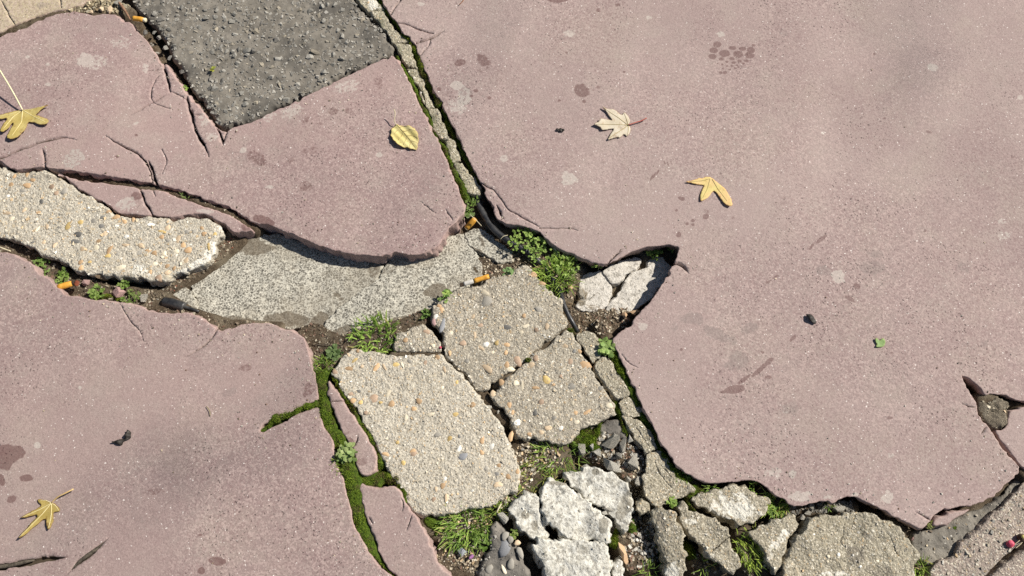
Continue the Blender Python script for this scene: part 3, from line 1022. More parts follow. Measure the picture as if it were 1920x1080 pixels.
SD = slab('paving_slab', D_PX, 'large dusty pink slab under the star shaped yellow leaf', 'paving slab', PINKD, 0.0, sp=.0040, er=.0020, jit=.0012, low=.0022, seed=3,
          steps=[((330, 600), (420, 1000), .06, -.005)],
          cracks=[([(407, 615), (400, 630), (385, 645), (370, 655), (350, 668)], .0030, .012, (1, 0)),
                  ([(-10, 1066), (20, 1061), (50, 1054), (85, 1048), (125, 1044)], .0110, .009, (1, 0)),
                  ([(128, 1074), (150, 1053), (172, 1038), (190, 1022), (204, 1010)], .0075, .008),
                  ([(225, 570), (240, 595), (258, 618), (270, 638)], .0012, .0035)],
          stains=[(8, 855, 26, 22, 0, W_, 1), (32, 848, 13, 12, 0, W_, .9), (0, 898, 8, 10, 0, W_, .8), (48, 896, 14, 7, 0, W_, .8), (20, 936, 11, 8, -30, W_, .6), (3, 903, 6, 8, 0, W_, .9), (408, 1052, 16, 8, 5, W_, .9),
                  (378, 1070, 7, 7, 0, W_, .8), (290, 922, 24, 7, -5, W_, .45), (460, 690, 15, 10, -20, W_, .5), (495, 714, 9, 6, 0, W_, .4), (70, 835, 7, 6, 0, PA, .9), (70, 835, 6, 5, 0, PA, 1), (376, 1003, 5, 3, 0, W_, .6),
                  (578, 730, 12, 16, 0, W_, .5), (430, 735, 16, 8, -20, GR, .5), (150, 727, 3, 3, 0, PA, 1), (166, 955, 5, 4, 0, GR, .6), (280, 975, 30, 16, 0, GR, .35), (20, 1035, 26, 14, 0, GR, .4), (465, 760, 40, 10, -20, GR, .4)])
SE1 = slab('paving_slab', [(614, 709), (623, 719), (637, 737), (644, 752), (657, 773), (673, 797), (687, 817), (697, 833), (705, 853), (706, 872), (699, 886), (687, 891),
                           (675, 886), (667, 873), (663, 847), (653, 827), (640, 807), (630, 787), (623, 767), (617, 752), (612, 735)],
           'small tongue shaped pink piece ringed by moss', 'paving slab', PINKD, -.001, sp=.003, er=.0035, jit=.0012, low=.001, seed=4,
           cracks=[([(615, 754), (630, 752), (645, 752)], .0016, .007, (1, 1)), ([(660, 845), (668, 830), (672, 815)], .0018, .006)],
           stains=[(655, 830, 10, 12, 0, W_, .5), (678, 865, 12, 9, 0, W_, .45), (650, 808, 8, 8, 0, W_, .4)])
SE2 = slab('paving_slab', [(675, 904), (693, 911), (713, 914), (733, 908), (745, 911), (753, 927), (763, 943), (770, 953), (780, 967), (793, 987), (807, 1007), (812, 1023),
                           (818, 1040), (827, 1056), (840, 1073), (850, 1086), (905, 1180), (980, 1300), (1010, 1500), (890, 1500), (858, 1300), (808, 1180), (768, 1110),
                           (741, 1079), (728, 1067), (714, 1040), (701, 1013), (691, 987), (683, 963), (678, 940), (670, 920)],
           'long wedge of pink surfacing between moss joint and the wide pebbly slab', 'paving slab', PINKD, -.001, sp=.0035, er=.0028, jit=.0012, low=.0015, seed=5,
           cracks=[([(752, 935), (757, 945), (755, 957)], .0016, .006), ([(772, 965), (768, 978), (764, 992)], .0016, .006), ([(693, 970), (699, 982)], .0013, .005)],
           stains=[(690, 1000, 10, 20, 10, GR, .4), (750, 1040, 30, 12, 0, W_, .3)])

L_PX = [(470, -520), (560, -300), (640, -130), (713, -3), (728, 23), (747, 47), (763, 70), (778, 87), (790, 113), (800, 140), (813, 167), (830, 200), (843, 227), (860, 257), (873, 290),
        (887, 318), (899, 342), (909, 362), (918, 385), (930, 408), (947, 420), (962, 422), (980, 424), (1003, 429), (1015, 437), (1027, 450), (1047, 466), (1073, 475),
        (1093, 486), (1117, 493), (1137, 495), (1153, 490), (1167, 482), (1187, 470), (1213, 464), (1240, 462), (1260, 459), (1273, 463), (1273, 472), (1267, 487), (1260, 499),
        (1250, 520), (1237, 541), (1223, 561), (1207, 581), (1187, 601), (1163, 621), (1145, 638), (1157, 660), (1167, 683), (1178, 707), (1187, 725), (1197, 745), (1210, 770),
        (1223, 797), (1237, 827), (1253, 853), (1270, 873), (1290, 890), (1310, 902), (1328, 908), (1347, 905), (1373, 902), (1395, 901), (1414, 902), (1430, 907), (1440, 916),
        (1452, 927), (1467, 938), (1485, 946), (1500, 947), (1517, 942), (1537, 940), (1560, 943), (1580, 933), (1590, 930), (1603, 933), (1620, 942), (1640, 950), (1660, 960),
        (1680, 973), (1703, 984), (1722, 993), (1731, 991), (1744, 977), (1749, 967), (1762, 957), (1790, 950), (1830, 946), (1860, 936), (1877, 917), (1897, 899), (1914, 881),
        (1900, 862), (1883, 846), (1870, 827), (1858, 808), (1848, 796), (1838, 783), (1829, 770), (1829, 757), (1823, 744), (1810, 722), (1800, 704), (1812, 708), (1828, 720),
        (1838, 730), (1843, 742), (1858, 738), (1876, 743), (1892, 749), (1925, 753), (2000, 757), (2500, 760), (2700, 300), (2300, -520)]
foot = [(1155, 250, 25, 18), (1135, 283, 25, 16), (1127, 317, 24, 17), (1197, 300, 32, 21), (1270, 305, 30, 20), (1335, 312, 28, 18), (1345, 283, 24, 18), (1358, 255, 12, 8), (1240, 270, 25, 12),
        (1297, 275, 22, 12), (1178, 332, 14, 9), (1237, 330, 15, 9), (1280, 343, 14, 8), (1318, 342, 14, 8), (1300, 357, 10, 6), (1247, 352, 12, 7), (1210, 348, 10, 6), (1183, 362, 8, 5), (1210, 370, 8, 5),
        (1238, 370, 9, 5), (1255, 382, 9, 6), (1275, 377, 8, 5), (1225, 390, 8, 5), (1187, 385, 6, 4), (1175, 407, 10, 8), (1200, 407, 12, 10), (1157, 355, 6, 4), (1267, 367, 7, 4)]
L_ST = [(960 + a / 3, b / 3, c / 3 * .95, d / 3 * .95, 5, W_, 1.0) for a, b, c, d in foot]
L_ST += [(1092, 169, 16, 12, 5, W_, .75), (1095, 190, 4.5, 4, 0, W_, .7), (1049, 188, 3.5, 3, 0, W_, .7), (1122, 163, 4.5, 4, 0, W_, .5), (1113, 168, 4, 3.5, 0, W_, .5), (1122, 18, 5, 4.5, 0, W_, .55), (1158, 7, 6, 3.5, 0, W_, .6),
         (1170, 3, 6, 3, 0, W_, .4), (1045, -2, 19, 7, 0, W_, 1), (1168, 22, 4, 2.5, 0, W_, .4), (1062, 98, 3, 2.5, 0, W_, .6), (1171, 134, 3, 2.5, 0, W_, .7), (1068, 62, 14, 7, -10, PA, .55), (1217, 31, 5, 3.5, 0, PA, .8),
         (1067, 336, 15, 14, 0, PA, .68), (1067, 336, 14, 13, 0, GR, .4), (945, 298, 8, 7, 0, PA, .75), (856, 160, 11, 7.5, 10, PA, 1), (872, 180, 13, 18, 15, GR, .7), (858, 200, 18, 12, 15, PA, .55), (868, 183, 14, 18, 20, PA, .55), (845, 178, 13, 9, 20, W_, .4),
         (892, 170, 6, 4, 0, W_, .7), (917, 183, 5, 4, 0, W_, .7), (884, 180, 3.5, 3, 0, W_, .7), (823, 167, 5, 4.5, 0, W_, .6), (915, 160, 3, 2.5, 0, W_, .5), (863, 117, 12, 8, -5, W_, .62), (908, 113, 17, 10, 40, W_, .62), (900, 132, 7, 5, 0, W_, .4),
         (952, 163, 5, 4, 0, W_, .4), (870, 190, 40, 22, 60, W_, .26), (935, 60, 30, 20, 0, GR, .36), (963, 38, 20, 12, 0, GR, .4), (790, 7, 8, 4, 0, PA, .7),
         (1222, 333, 2, 6, 25, W_, .9), (1227, 329, 2, 7, 25, W_, .9), (1233, 324, 2, 6, 25, W_, .8), (1246, 306, 1.8, 5, -20, W_, .6), (1252, 308, 1.8, 6, -20, W_, .6), (1258, 305, 1.8, 5, -20, W_, .5),
         (1352, 65, 8, 5, 0, PA, .7), (1749, 126, 11, 6.5, 20, PA, 1), (1748, 126, 8, 5, 20, PA, 1), (1573, 518, 13, 12, 20, PA, .95), (1545, 507, 14, 11, 0, GR, .7), (1635, 502, 24, 15, 0, GR, .55), (1640, 476, 20, 9, 0, GR, .5),
         (1805, 503, 18, 13, 0, GR, .5), (1880, 415, 8, 5, 0, PA, .6), (1885, 440, 14, 8, 0, PA, .45), (1544, 248, 4, 3, 0, PA, 1), (1913, 183, 6, 5, 0, PA, .8), (1743, 246, 6, 2.5, 20, W_, .9),
         (1300, 597, 24, 14, 0, GR, .6), (1350, 628, 32, 11, 25, GR, .7), (1408, 614, 18, 11, -20, GR, .6), (1383, 677, 26, 18, -20, GR, .62), (1265, 612, 8, 9, 0, GR, .5), (1480, 765, 18, 16, 0, GR, .5), (1480, 688, 24, 14, -30, GR, .4),
         (1205, 613, 9, 7.5, 0, PA, .85), (1487, 634, 8, 3.5, -45, W_, .95), (1593, 560, 10, 3.5, 30, W_, .85), (1607, 537, 8, 5, 30, W_, .7), (1440, 708, 8, 5, -10, W_, .6),
         (1540, 448, 14, 4, -38, W_, .75), (1522, 462, 10, 3, -50, W_, .7), (1442, 527, 9, 3, -30, W_, .6), (1455, 518, 8, 2.5, -30, W_, .6),
         (1378, 730, 20, 8, -8, W_, .9), (1395, 712, 14, 4, -35, W_, .8), (1425, 693, 22, 4.5, -42, W_, .9), (1443, 677, 9, 5, -42, W_, .9), (1355, 735, 9, 3, 0, W_, .6),
         (1288, 420, 3.2, 2.8, 0, W_, .9), (1299, 414, 4, 3.2, 0, W_, .9), (1299, 422, 3, 2.5, 0, W_, .9), (1272, 441, 5, 6, 20, W_, .75), (1325, 397, 8, 6, 0, W_, .45), (1323, 407, 6, 5, -30, W_, .85), (1277, 373, 7, 4, 20, W_, .7), (1290, 383, 6, 3, 0, W_, .5),
         (1268, 395, 3, 3, 0, W_, .8), (1375, 409, 5, 4, 0, W_, .4), (1405, 585, 3, 3, 0, W_, .5), (1278, 655, 3, 3, 0, W_, .7), (1295, 700, 6, 8, -30, W_, .4), (1430, 660, 5, 3, 30, W_, .7),
         (1500, 930, 16, 10, 0, PA, .75), (1484, 932, 8, 6, 0, PA, .7), (1515, 925, 8, 5, 0, PA, .7), (1551, 932, 8, 4, 0, PA, .6), (1662, 934, 13, 9, -30, PA, .72), (1663, 926, 6, 8, 20, PA, .7), (1450, 887, 18, 10, 0, PA, .52), (1487, 890, 9, 7, 0, PA, .6), (1484, 888, 12, 9, 0, GR, .5), (1450, 880, 6, 5, 0, W_, .5),
         (1602, 928, 7, 4, 0, PA, .8), (1600, 935, 30, 6, 10, W_, .4), (1810, 650, 16, 9, 0, GR, .42), (1843, 645, 8, 8, 0, GR, .5), (1700, 80, 60, 30, 30, GR, .3), (1840, 320, 40, 22, 0, GR, .34), (1470, 62, 14, 8, 0, GR, .45), (1470, 55, 30, 10, 10, GR, .32),  # broad faint grey patches darken the upper right of the slab
         (1667, 784, 5, 3, 0, W_, .9), (1668, 854, 7, 5, 0, PA, .55), (1857, 145, 30, 14, 30, W_, .24), (1905, 300, 14, 18, 0, W_, .3), (1900, 293, 6, 5, 0, W_, .5), (1670, 663, 3, 2.5, 0, W_, .8), (1735, 432, 3, 3, 0, W_, 1), (1640, 100, 2.5, 2, 0, W_, 1), (1660, 220, 3, 2, 0, W_, .9), (1886, 661, 3.5, 3, 0, W_, .9)]
SL = slab('paving_slab', L_PX, 'vast pale pinkish slab carrying the wet shoe print and dried maple leaf', 'paving slab', PINKL, 0.0, sp=.0043, er=.0020, jit=.0010, low=.0030, lowwl=.32, seed=6,
          steps=[((1560, -40), (1500, 420), .05, -.004), ((1700, 560), (1300, 760), .05, .003)],
          cracks=[([(733, 27), (742, 10), (752, -2)], .0035, .010, (1, .5)), ([(745, 42), (765, 46), (785, 54), (812, 62)], .0030, .010, (1, .6)), ([(783, 80), (805, 73), (818, 66), (832, 57)], .0062, .010, (1, 0)),
                  ([(806, 73), (802, 88), (786, 103)], .0016, .006, (1, .3)), ([(900, 342), (915, 350), (930, 360), (942, 378), (953, 396), (962, 400), (985, 412), (1010, 426)], .0018, .007, (1, .5)), ([(1013, 429), (1040, 428), (1075, 430), (1084, 433)], .0013, .005, (1, 0)),
                  ([(1140, 493), (1155, 478), (1168, 470)], .0028, .010, (1, 0)), ([(930, 385), (937, 398), (945, 411)], .0034, .012, (.1, .1)),
                  ([(1261, 495), (1272, 495), (1282, 500), (1290, 511)], .0065, .020, (1, .1)), ([(1165, 665), (1180, 680), (1195, 690)], .0010, .003), ([(1720, 962), (1730, 968), (1740, 974)], .0020, .008, (.3, 1)),
                  ([(1802, 760), (1812, 763), (1823, 764)], .0016, .006, (0, 1)), ([(1838, 814), (1844, 808), (1848, 803)], .0022, .008, (.2, .8))],
          stains=L_ST, edgew=.004, flare=-.010, sided=1.0, chip=.008, fine=.55)
SM = slab('paving_slab', [(1924, 760), (1905, 764), (1893, 772), (1890, 790), (1883, 805), (1866, 807), (1880, 829), (1894, 847), (1906, 862), (1919, 878), (1960, 890), (2300, 900), (2500, 770), (2000, 764)],
          'pink piece at the right edge beside the soil clump', 'paving slab', PINKL, -.001, sp=.0035, er=.003, jit=.0012, low=.001, seed=7)
SN = slab('paving_slab', [(1748, 985), (1753, 971), (1767, 963), (1790, 957), (1822, 952), (1807, 963), (1788, 973), (1780, 984), (1755, 988)],
          'small crescent chip of pink surfacing at the slab corner', 'paving slab', PINKL, -.0025, sp=.0028, er=.003, jit=.0010, low=.0005, seed=8, bot=-.04)
SCR = slab('paving_slab', [(-400, 100), (-60, 76), (0, 61), (15, 51), (25, 45), (50, 39), (67, 33), (83, 27), (103, 21), (133, 15), (150, 11), (163, 3), (172, -8), (150, -120), (100, -520), (-700, -520)],
           'cream coloured slab in the upper corner', 'paving slab', CREAM, -.001, sp=.004, er=.004, jit=.0012, low=.001, seed=9,
           cracks=[([(3, 3), (12, 18), (17, 32), (26, 45)], .0020, .008, (.2, .8)), ([(112, -4), (114, 14)], .0022, .008, (1, 1))],
           stains=[(77, 10, 8, 6, 0, GR, .8), (22, 30, 3, 2, 0, GR, .8), (100, 10, 20, 10, 0, GR, .4)])

# ------------------------------------------------------------------ pebbly (exposed aggregate) slabs
def view(ox, oy, sc, items):
    return [(ox + x / sc, oy + y / sc, max(L, 30) / sc, max(W, 25) / sc, a, c) for x, y, L, W, a, c in items]

C_PX = [(-420, 330), (-60, 318), (0, 310), (10, 313), (20, 319), (50, 321), (85, 320), (97, 325), (110, 330), (127, 340), (143, 354), (160, 364), (180, 376), (200, 387), (220, 404), (260, 407),
        (287, 409), (313, 411), (333, 411), (360, 407), (383, 406), (400, 414), (412, 423), (420, 430), (418, 441), (403, 461), (390, 487), (377, 500), (347, 513), (333, 514),
        (317, 523), (297, 531), (280, 527), (253, 520), (233, 518), (213, 517), (187, 513), (163, 510), (147, 507), (127, 498), (110, 488), (90, 482), (73, 474), (57, 463),
        (40, 455), (23, 450), (0, 446), (-60, 438), (-420, 420)]
SC_ = slab('concrete_slab', C_PX, 'long exposed aggregate slab full of pebbles with a whitened broken end', 'concrete slab', AGG, -.002, sp=.0030, er=.0045, jit=.0026, low=.0014, rough=((.020, .0008), (.007, .0007)), seed=11, flare=-.004, side=.004, bot=-.048,
           stains=[(365, 500, 28, 9, -35, PA, 1), (395, 470, 10, 20, 25, PA, .8), (260, 505, 16, 12, 0, PA, .8), (345, 512, 20, 8, -20, PA, .9), (60, 330, 70, 10, 5, GR, .55), (410, 430, 14, 10, 0, PA, .5), (30, 445, 40, 8, 10, GR, .5)])
set_pebbles(SC_, view(0, 300, 5.143, [(105, 235, 60, 50, -20, 'or'), (260, 245, 90, 55, 25, 'or'), (315, 192, 60, 30, 0, 'or'), (215, 295, 70, 45, 0, 'gr'), (140, 155, 40, 40, 0, 'or'), (260, 140, 40, 40, 0, 'or'), (500, 260, 60, 45, 0, 'br'),
    (545, 320, 45, 50, 0, 'br'), (620, 300, 85, 60, -10, 'gr'), (400, 400, 45, 50, 0, 'dg'), (50, 508, 100, 45, 5, 'tan'), (110, 565, 70, 45, -20, 'cream'), (370, 505, 60, 30, 0, 'or'), (235, 480, 70, 25, -40, 'tan'), (670, 630, 110, 70, -40, 'ye'),
    (775, 600, 65, 50, 20, 'ye'), (755, 715, 90, 50, -10, 'dg'), (720, 785, 100, 55, 5, 'dg'), (985, 550, 50, 35, 0, 'dg'), (980, 635, 65, 45, 10, 'dg'), (900, 590, 75, 45, -25, 'gr'), (1045, 500, 45, 40, 0, 'or'), (1120, 550, 80, 40, -15, 'or'),
    (1200, 595, 50, 40, 0, 'or'), (1285, 575, 30, 50, 0, 'or'), (1020, 705, 80, 50, -35, 'tan'), (955, 778, 75, 40, 0, 'or'), (1060, 850, 50, 120, 15, 'or'), (1040, 925, 60, 45, 0, 'ye'), (920, 845, 85, 50, -30, 'cream'), (790, 860, 60, 60, 40, 'tan'),
    (1155, 1040, 110, 60, -20, 'cream'), (865, 985, 40, 30, 0, 'ye'), (775, 985, 50, 45, 0, 'or'), (780, 1040, 65, 45, -20, 'or'), (315, 797, 40, 30, 0, 'dg'), (360, 665, 30, 70, 30, 'cream'), (450, 640, 35, 45, 0, 'tan'), (420, 790, 30, 60, 40, 'tan'),
    (530, 820, 70, 25, -45, 'tan'), (1220, 740, 50, 30, 0, 'white'), (1210, 820, 70, 25, 0, 'tan'), (1360, 830, 60, 35, 25, 'tan'), (1355, 890, 70, 45, 0, 'gr'), (80, 345, 50, 30, 0, 'white'), (570, 650, 35, 30, 0, 'gr'), (1290, 955, 30, 30, 0, 'dg')])
    + view(200, 380, 5.143, [(430, 213, 85, 30, 5, 'white'), (590, 240, 75, 65, 0, 'tan'), (535, 280, 75, 30, 15, 'ye'), (525, 328, 60, 45, 15, 'or'), (595, 365, 60, 30, 10, 'gr'), (775, 280, 60, 50, 0, 'gr'), (850, 275, 60, 35, -20, 'gr'),
    (690, 345, 60, 85, 0, 'tan'), (738, 420, 80, 90, -20, 'or'), (785, 460, 75, 70, 0, 'or'), (670, 470, 60, 45, 30, 'cream'), (940, 305, 60, 50, 0, 'or'), (915, 245, 35, 40, 0, 'or'), (1045, 305, 45, 50, 0, 'ye'), (985, 425, 30, 80, -15, 'ye'),
    (460, 485, 60, 45, 10, 'or'), (400, 460, 60, 35, 10, 'or'), (555, 485, 50, 50, 0, 'cream'), (330, 415, 60, 45, 20, 'tan'), (180, 405, 75, 25, 0, 'tan'), (320, 475, 80, 40, -25, 'gr'), (580, 610, 50, 50, 0, 'or'), (650, 635, 40, 45, 0, 'or'),
    (420, 670, 35, 50, 0, 'or'), (585, 675, 65, 40, 0, 'tan'), (500, 725, 80, 60, -30, 'br'), (575, 715, 65, 40, -10, 'cream'), (465, 590, 60, 40, 0, 'cream'), (760, 560, 70, 50, -20, 'tan'), (100, 495, 45, 30, 0, 'gr'), (260, 545, 30, 40, 0, 'gr'), (190, 325, 50, 30, 0, 'white')]))
embed_grit(SC_, 50000, .0012, .0062, PAL_SAND, .04, flat=.5)

F_PX = [(620, 694), (630, 680), (647, 663), (660, 655), (687, 658), (713, 662), (730, 667), (763, 666), (813, 664), (830, 664), (843, 679), (857, 692), (869, 709), (876, 722),
        (896, 742), (915, 765), (934, 785), (948, 803), (956, 830), (966, 853), (972, 877), (974, 900), (967, 916), (950, 923), (940, 936), (920, 943), (900, 947), (880, 951),
        (847, 956), (813, 960), (793, 962), (777, 953), (767, 937), (757, 917), (743, 897), (727, 883), (717, 863), (710, 840), (700, 823), (687, 803), (677, 780), (663, 760),
        (650, 740), (637, 720), (628, 706)]
SF = slab('concrete_slab', F_PX, 'biggest sandy pebble slab with the blue grey stone beside mossy joint', 'concrete slab', AGG, -.004, sp=.0030, er=.0042, jit=.0024, low=.0016, lowwl=.12, rough=((.018, .0008), (.006, .0007)), seed=12, flare=-.002, smooth=0, grow=.0016, side=.004, bot=-.05)
set_pebbles(SF, view(620, 640, 5.143, [(40, 290, 70, 50, 80, 'br'), (175, 258, 95, 55, 5, 'or'), (230, 180, 75, 25, -35, 'ye'), (440, 248, 110, 45, -60, 'or'), (515, 245, 70, 30, 60, 'tan'), (625, 222, 75, 45, 0, 'ye'), (690, 225, 60, 25, 70, 'cream'),
    (260, 90, 35, 35, 0, 'or'), (170, 130, 40, 30, 60, 'tan'), (300, 240, 40, 35, 0, 'tan'), (760, 185, 65, 40, 30, 'gr'), (780, 258, 70, 30, -20, 'gr'), (915, 200, 65, 35, -50, 'br'), (1095, 270, 70, 30, 80, 'tan'), (410, 555, 115, 90, 0, 'br'),
    (555, 495, 90, 45, -60, 'cream'), (585, 605, 70, 65, 0, 'or'), (850, 575, 70, 50, 20, 'or'), (800, 650, 55, 55, 0, 'or'), (1370, 612, 60, 55, 0, 'or'), (1205, 703, 65, 45, 0, 'ye'), (215, 570, 60, 55, 40, 'or'), (195, 505, 55, 45, 0, 'br'),
    (290, 590, 50, 40, 0, 'ye'), (270, 480, 45, 30, 0, 'dg'), (480, 590, 35, 30, 0, 'ye'), (1035, 900, 80, 45, 0, 'gr'), (1145, 940, 50, 70, 20, 'ye'), (1215, 395, 40, 40, 0, 'ye'), (645, 975, 35, 35, 0, 'ye'), (795, 1065, 75, 55, 0, 'or'),
    (1030, 150, 60, 50, 0, 'or'), (965, 705, 70, 40, -20, 'cream'), (725, 735, 40, 65, 0, 'cream'), (1075, 445, 40, 40, 0, 'cream'), (1000, 330, 50, 20, -10, 'cream'), (340, 690, 35, 45, 20, 'br')])
    + view(700, 750, 5.143, [(390, 510, 75, 80, 20, 'br'), (290, 608, 50, 50, 0, 'ye'), (870, 540, 110, 85, -35, 'blue'), (830, 470, 40, 70, 20, 'white'), (1140, 445, 65, 60, -20, 'white'), (1325, 350, 50, 95, 10, 'or'), (1050, 385, 40, 90, 10, 'or'),
    (1045, 505, 45, 50, -40, 'or'), (1210, 635, 60, 50, 0, 'or'), (1300, 740, 60, 60, 30, 'or'), (1205, 820, 100, 65, 10, 'tan'), (670, 825, 55, 70, 0, 'or'), (690, 760, 40, 40, 0, 'white'), (120, 525, 70, 40, 20, 'or'), (235, 410, 35, 35, 0, 'ye'),
    (705, 945, 45, 80, 10, 'tan'), (1190, 715, 50, 50, 0, 'dg'), (1090, 655, 45, 45, 0, 'gr'), (580, 960, 50, 50, 0, 'br'), (830, 350, 35, 35, -30, 'dg'), (1390, 690, 35, 60, 0, 'or'), (955, 875, 35, 25, 0, 'white'), (605, 860, 35, 50, 0, 'tan')]))
embed_grit(SF, 46000, .0012, .0048, PAL_SAND, .05, flat=.5)

G_PX = [(809, 592), (813, 575), (827, 568), (840, 561), (860, 545), (877, 542), (897, 534), (913, 527), (940, 517), (958, 511), (967, 503), (980, 499), (996, 503), (1003, 517),
        (1023, 537), (1043, 553), (1050, 568), (1057, 590), (1063, 607), (1055, 617), (1040, 627), (1017, 643), (993, 666), (960, 692), (930, 709), (911, 729), (895, 728),
        (881, 713), (866, 696), (851, 680), (839, 666), (832, 655), (830, 637), (827, 621), (818, 610)]
SG = slab('concrete_slab', G_PX, 'greyish exposed aggregate slab with the white tipped cigarette end on its edge', 'concrete slab', AGGG, -.005, sp=.0030, er=.0042, jit=.0024, low=.0014, rough=((.018, .0008), (.006, .0007)), seed=13, flare=-.002, smooth=0, grow=.0016, side=.004, bot=-.05,
          stains=[(815, 592, 10, 20, 10, GR, .7), (910, 563, 18, 16, 0, GR, .6)])
set_pebbles(SG, view(780, 490, 4.5, [(215, 410, 45, 50, 0, 'or'), (195, 375, 40, 35, 0, 'or'), (225, 540, 45, 120, 10, 'blue'), (165, 465, 40, 50, 0, 'white'), (150, 510, 40, 60, -10, 'pink'), (290, 605, 60, 60, 0, 'cream'), (395, 690, 65, 45, 0, 'br'), (495, 622, 30, 60, 0, 'tan'),
    (580, 265, 70, 50, 20, 'cream'), (600, 340, 110, 100, 0, 'gr'), (770, 555, 80, 45, 15, 'dg'), (590, 700, 55, 45, 20, 'white'), (765, 705, 55, 45, 20, 'or'), (910, 460, 35, 35, 0, 'or'), (1040, 405, 80, 50, 10, 'gr'), (1015, 578, 40, 45, 0, 'br'),
    (1105, 545, 40, 65, 0, 'tan'), (930, 545, 80, 35, -10, 'cream'), (885, 600, 45, 35, 30, 'cream'), (600, 905, 100, 60, 40, 'tan'), (765, 875, 50, 55, 0, 'or'), (855, 840, 70, 90, -20, 'br'), (790, 910, 70, 50, 0, 'cream'), (990, 110, 65, 55, 0, 'or'),
    (1060, 182, 65, 40, 25, 'or'), (680, 690, 40, 40, 0, 'ye'), (545, 540, 50, 40, 0, 'br'), (480, 465, 35, 40, 20, 'tan'), (285, 775, 30, 45, 0, 'or'), (545, 730, 60, 35, 30, 'tan'), (760, 770, 40, 40, 0, 'or'), (645, 770, 35, 30, 0, 'cream'), (430, 840, 45, 40, 0, 'gr')]))
embed_grit(SG, 46000, .0012, .0048, PAL_SAND, .05, flat=.5)

H_PX = [(922, 742), (927, 733), (945, 713), (962, 701), (995, 674), (1020, 653), (1043, 634), (1060, 622), (1072, 624), (1082, 640), (1089, 655), (1101, 678), (1111, 699), (1121, 716),
        (1130, 728), (1140, 741), (1151, 757), (1154, 775), (1133, 785), (1107, 797), (1093, 799), (1077, 813), (1063, 830), (1033, 823), (1010, 822), (983, 822), (973, 816), (967, 803),
        (958, 787), (947, 774), (935, 757)]
SH = slab('concrete_slab', H_PX, 'brownish pebble slab with one large cracked orange flint near its corner', 'concrete slab', AGGG, -.006, sp=.0030, er=.0042, jit=.0024, low=.0014, rough=((.018, .0008), (.006, .0007)), seed=14, flare=-.002, smooth=0, grow=.0016, side=.004, bot=-.05,
          stains=[(950, 700, 26, 10, -35, GR, .6), (1115, 735, 10, 14, 0, GR, .5)])
set_pebbles(SH, view(900, 640, 5.143, [(642, 378, 110, 75, 40, 'ye'), (1005, 225, 125, 105, 10, 'or'), (872, 200, 60, 80, -10, 'br'), (490, 230, 70, 62, 0, 'tan'), (535, 165, 55, 60, 0, 'br'), (345, 405, 60, 65, -30, 'cream'), (405, 435, 35, 90, 0, 'cream'),
    (205, 395, 60, 60, 20, 'or'), (125, 505, 55, 75, 20, 'tan'), (535, 450, 75, 30, 5, 'or'), (285, 615, 55, 75, -20, 'or'), (315, 690, 45, 50, 0, 'or'), (590, 590, 55, 65, 0, 'br'), (530, 690, 50, 60, 0, 'dg'), (360, 785, 80, 60, -40, 'white'),
    (1030, 685, 85, 40, -35, 'or'), (1250, 620, 85, 60, 20, 'cream'), (930, 780, 60, 45, 0, 'cream'), (780, 840, 55, 45, 0, 'white'), (660, 840, 75, 55, 10, 'tan'), (910, 95, 40, 40, 0, 'dg'), (960, 95, 50, 35, 30, 'or'), (825, 45, 60, 50, 20, 'tan'),
    (880, 435, 90, 70, 0, 'gr'), (710, 745, 55, 55, 0, 'gr'), (920, 690, 50, 40, 20, 'or'), (710, 420, 30, 30, 0, 'or'), (780, 335, 35, 35, 0, 'br'), (955, 525, 35, 35, 0, 'gr'), (590, 880, 50, 50, 0, 'tan'), (480, 900, 60, 35, 30, 'or'), (1160, 450, 60, 50, 0, 'gr'),
    (890, 600, 45, 40, 0, 'cream')]))
embed_grit(SH, 46000, .0012, .0048, PAL_SAND, .05, flat=.5)

SI = slab('concrete_slab', [(739, 646), (743, 628), (760, 619), (773, 614), (790, 608), (806, 618), (816, 631), (825, 644), (827, 655), (813, 659), (763, 660), (738, 658)],
          'small pebbly fragment right beside the bushy grass tuft', 'concrete slab', AGGG, -.007, sp=.0028, er=.006, jit=.0016, low=.001, rough=((.018, .001), (.006, .0008)), seed=15, flare=-.001, smooth=0, grow=.0016, side=.004, bot=-.045)
set_pebbles(SI, [(760, 638, 11, 9, 0, 'or'), (800, 622, 14, 10, 20, 'br'), (775, 640, 9, 8, 0, 'gr'), (812, 648, 9, 7, 0, 'cream')])
embed_grit(SI, 46000, .0012, .0048, PAL_SAND, .05, flat=.5)

# ------------------------------------------------------------------ sunken grey concrete
JZ = -.026
J_TOPB = [(480, 438), (520, 440), (560, 455), (600, 468), (650, 478), (690, 482)]
jr = dict(sp=.0032, er=.0018, jit=.0022, smooth=0, grow=.0024, low=.0014, rough=((.02, .0009), (.006, .0006)), flare=.002, side=.003, bot=-.055)
SJ1 = slab('concrete_slab', [(353, 532), (367, 517), (393, 497), (413, 480), (427, 457), (447, 443)] + J_TOPB + [(715, 500), (706, 520), (690, 533), (668, 550), (640, 572), (622, 588), (612, 600), (608, 618), (590, 612), (560, 612),
                             (530, 610), (480, 609), (447, 610), (413, 606), (393, 598), (373, 580), (371, 557)],
           'sunken light grey concrete slab below the curved pink rim', 'concrete slab', GREY, JZ, seed=16,
           stains=[(470, 460, 40, 18, 10, GR, .8), (540, 600, 50, 14, 0, GR, .85), (600, 605, 22, 18, 0, GR, .9), (700, 505, 12, 16, 0, GR, .6), (430, 600, 40, 8, 0, GR, .7), (640, 560, 5, 3, 0, GR, 1), (632, 553, 7, 4, 15, GR, 1.2)], **jr)
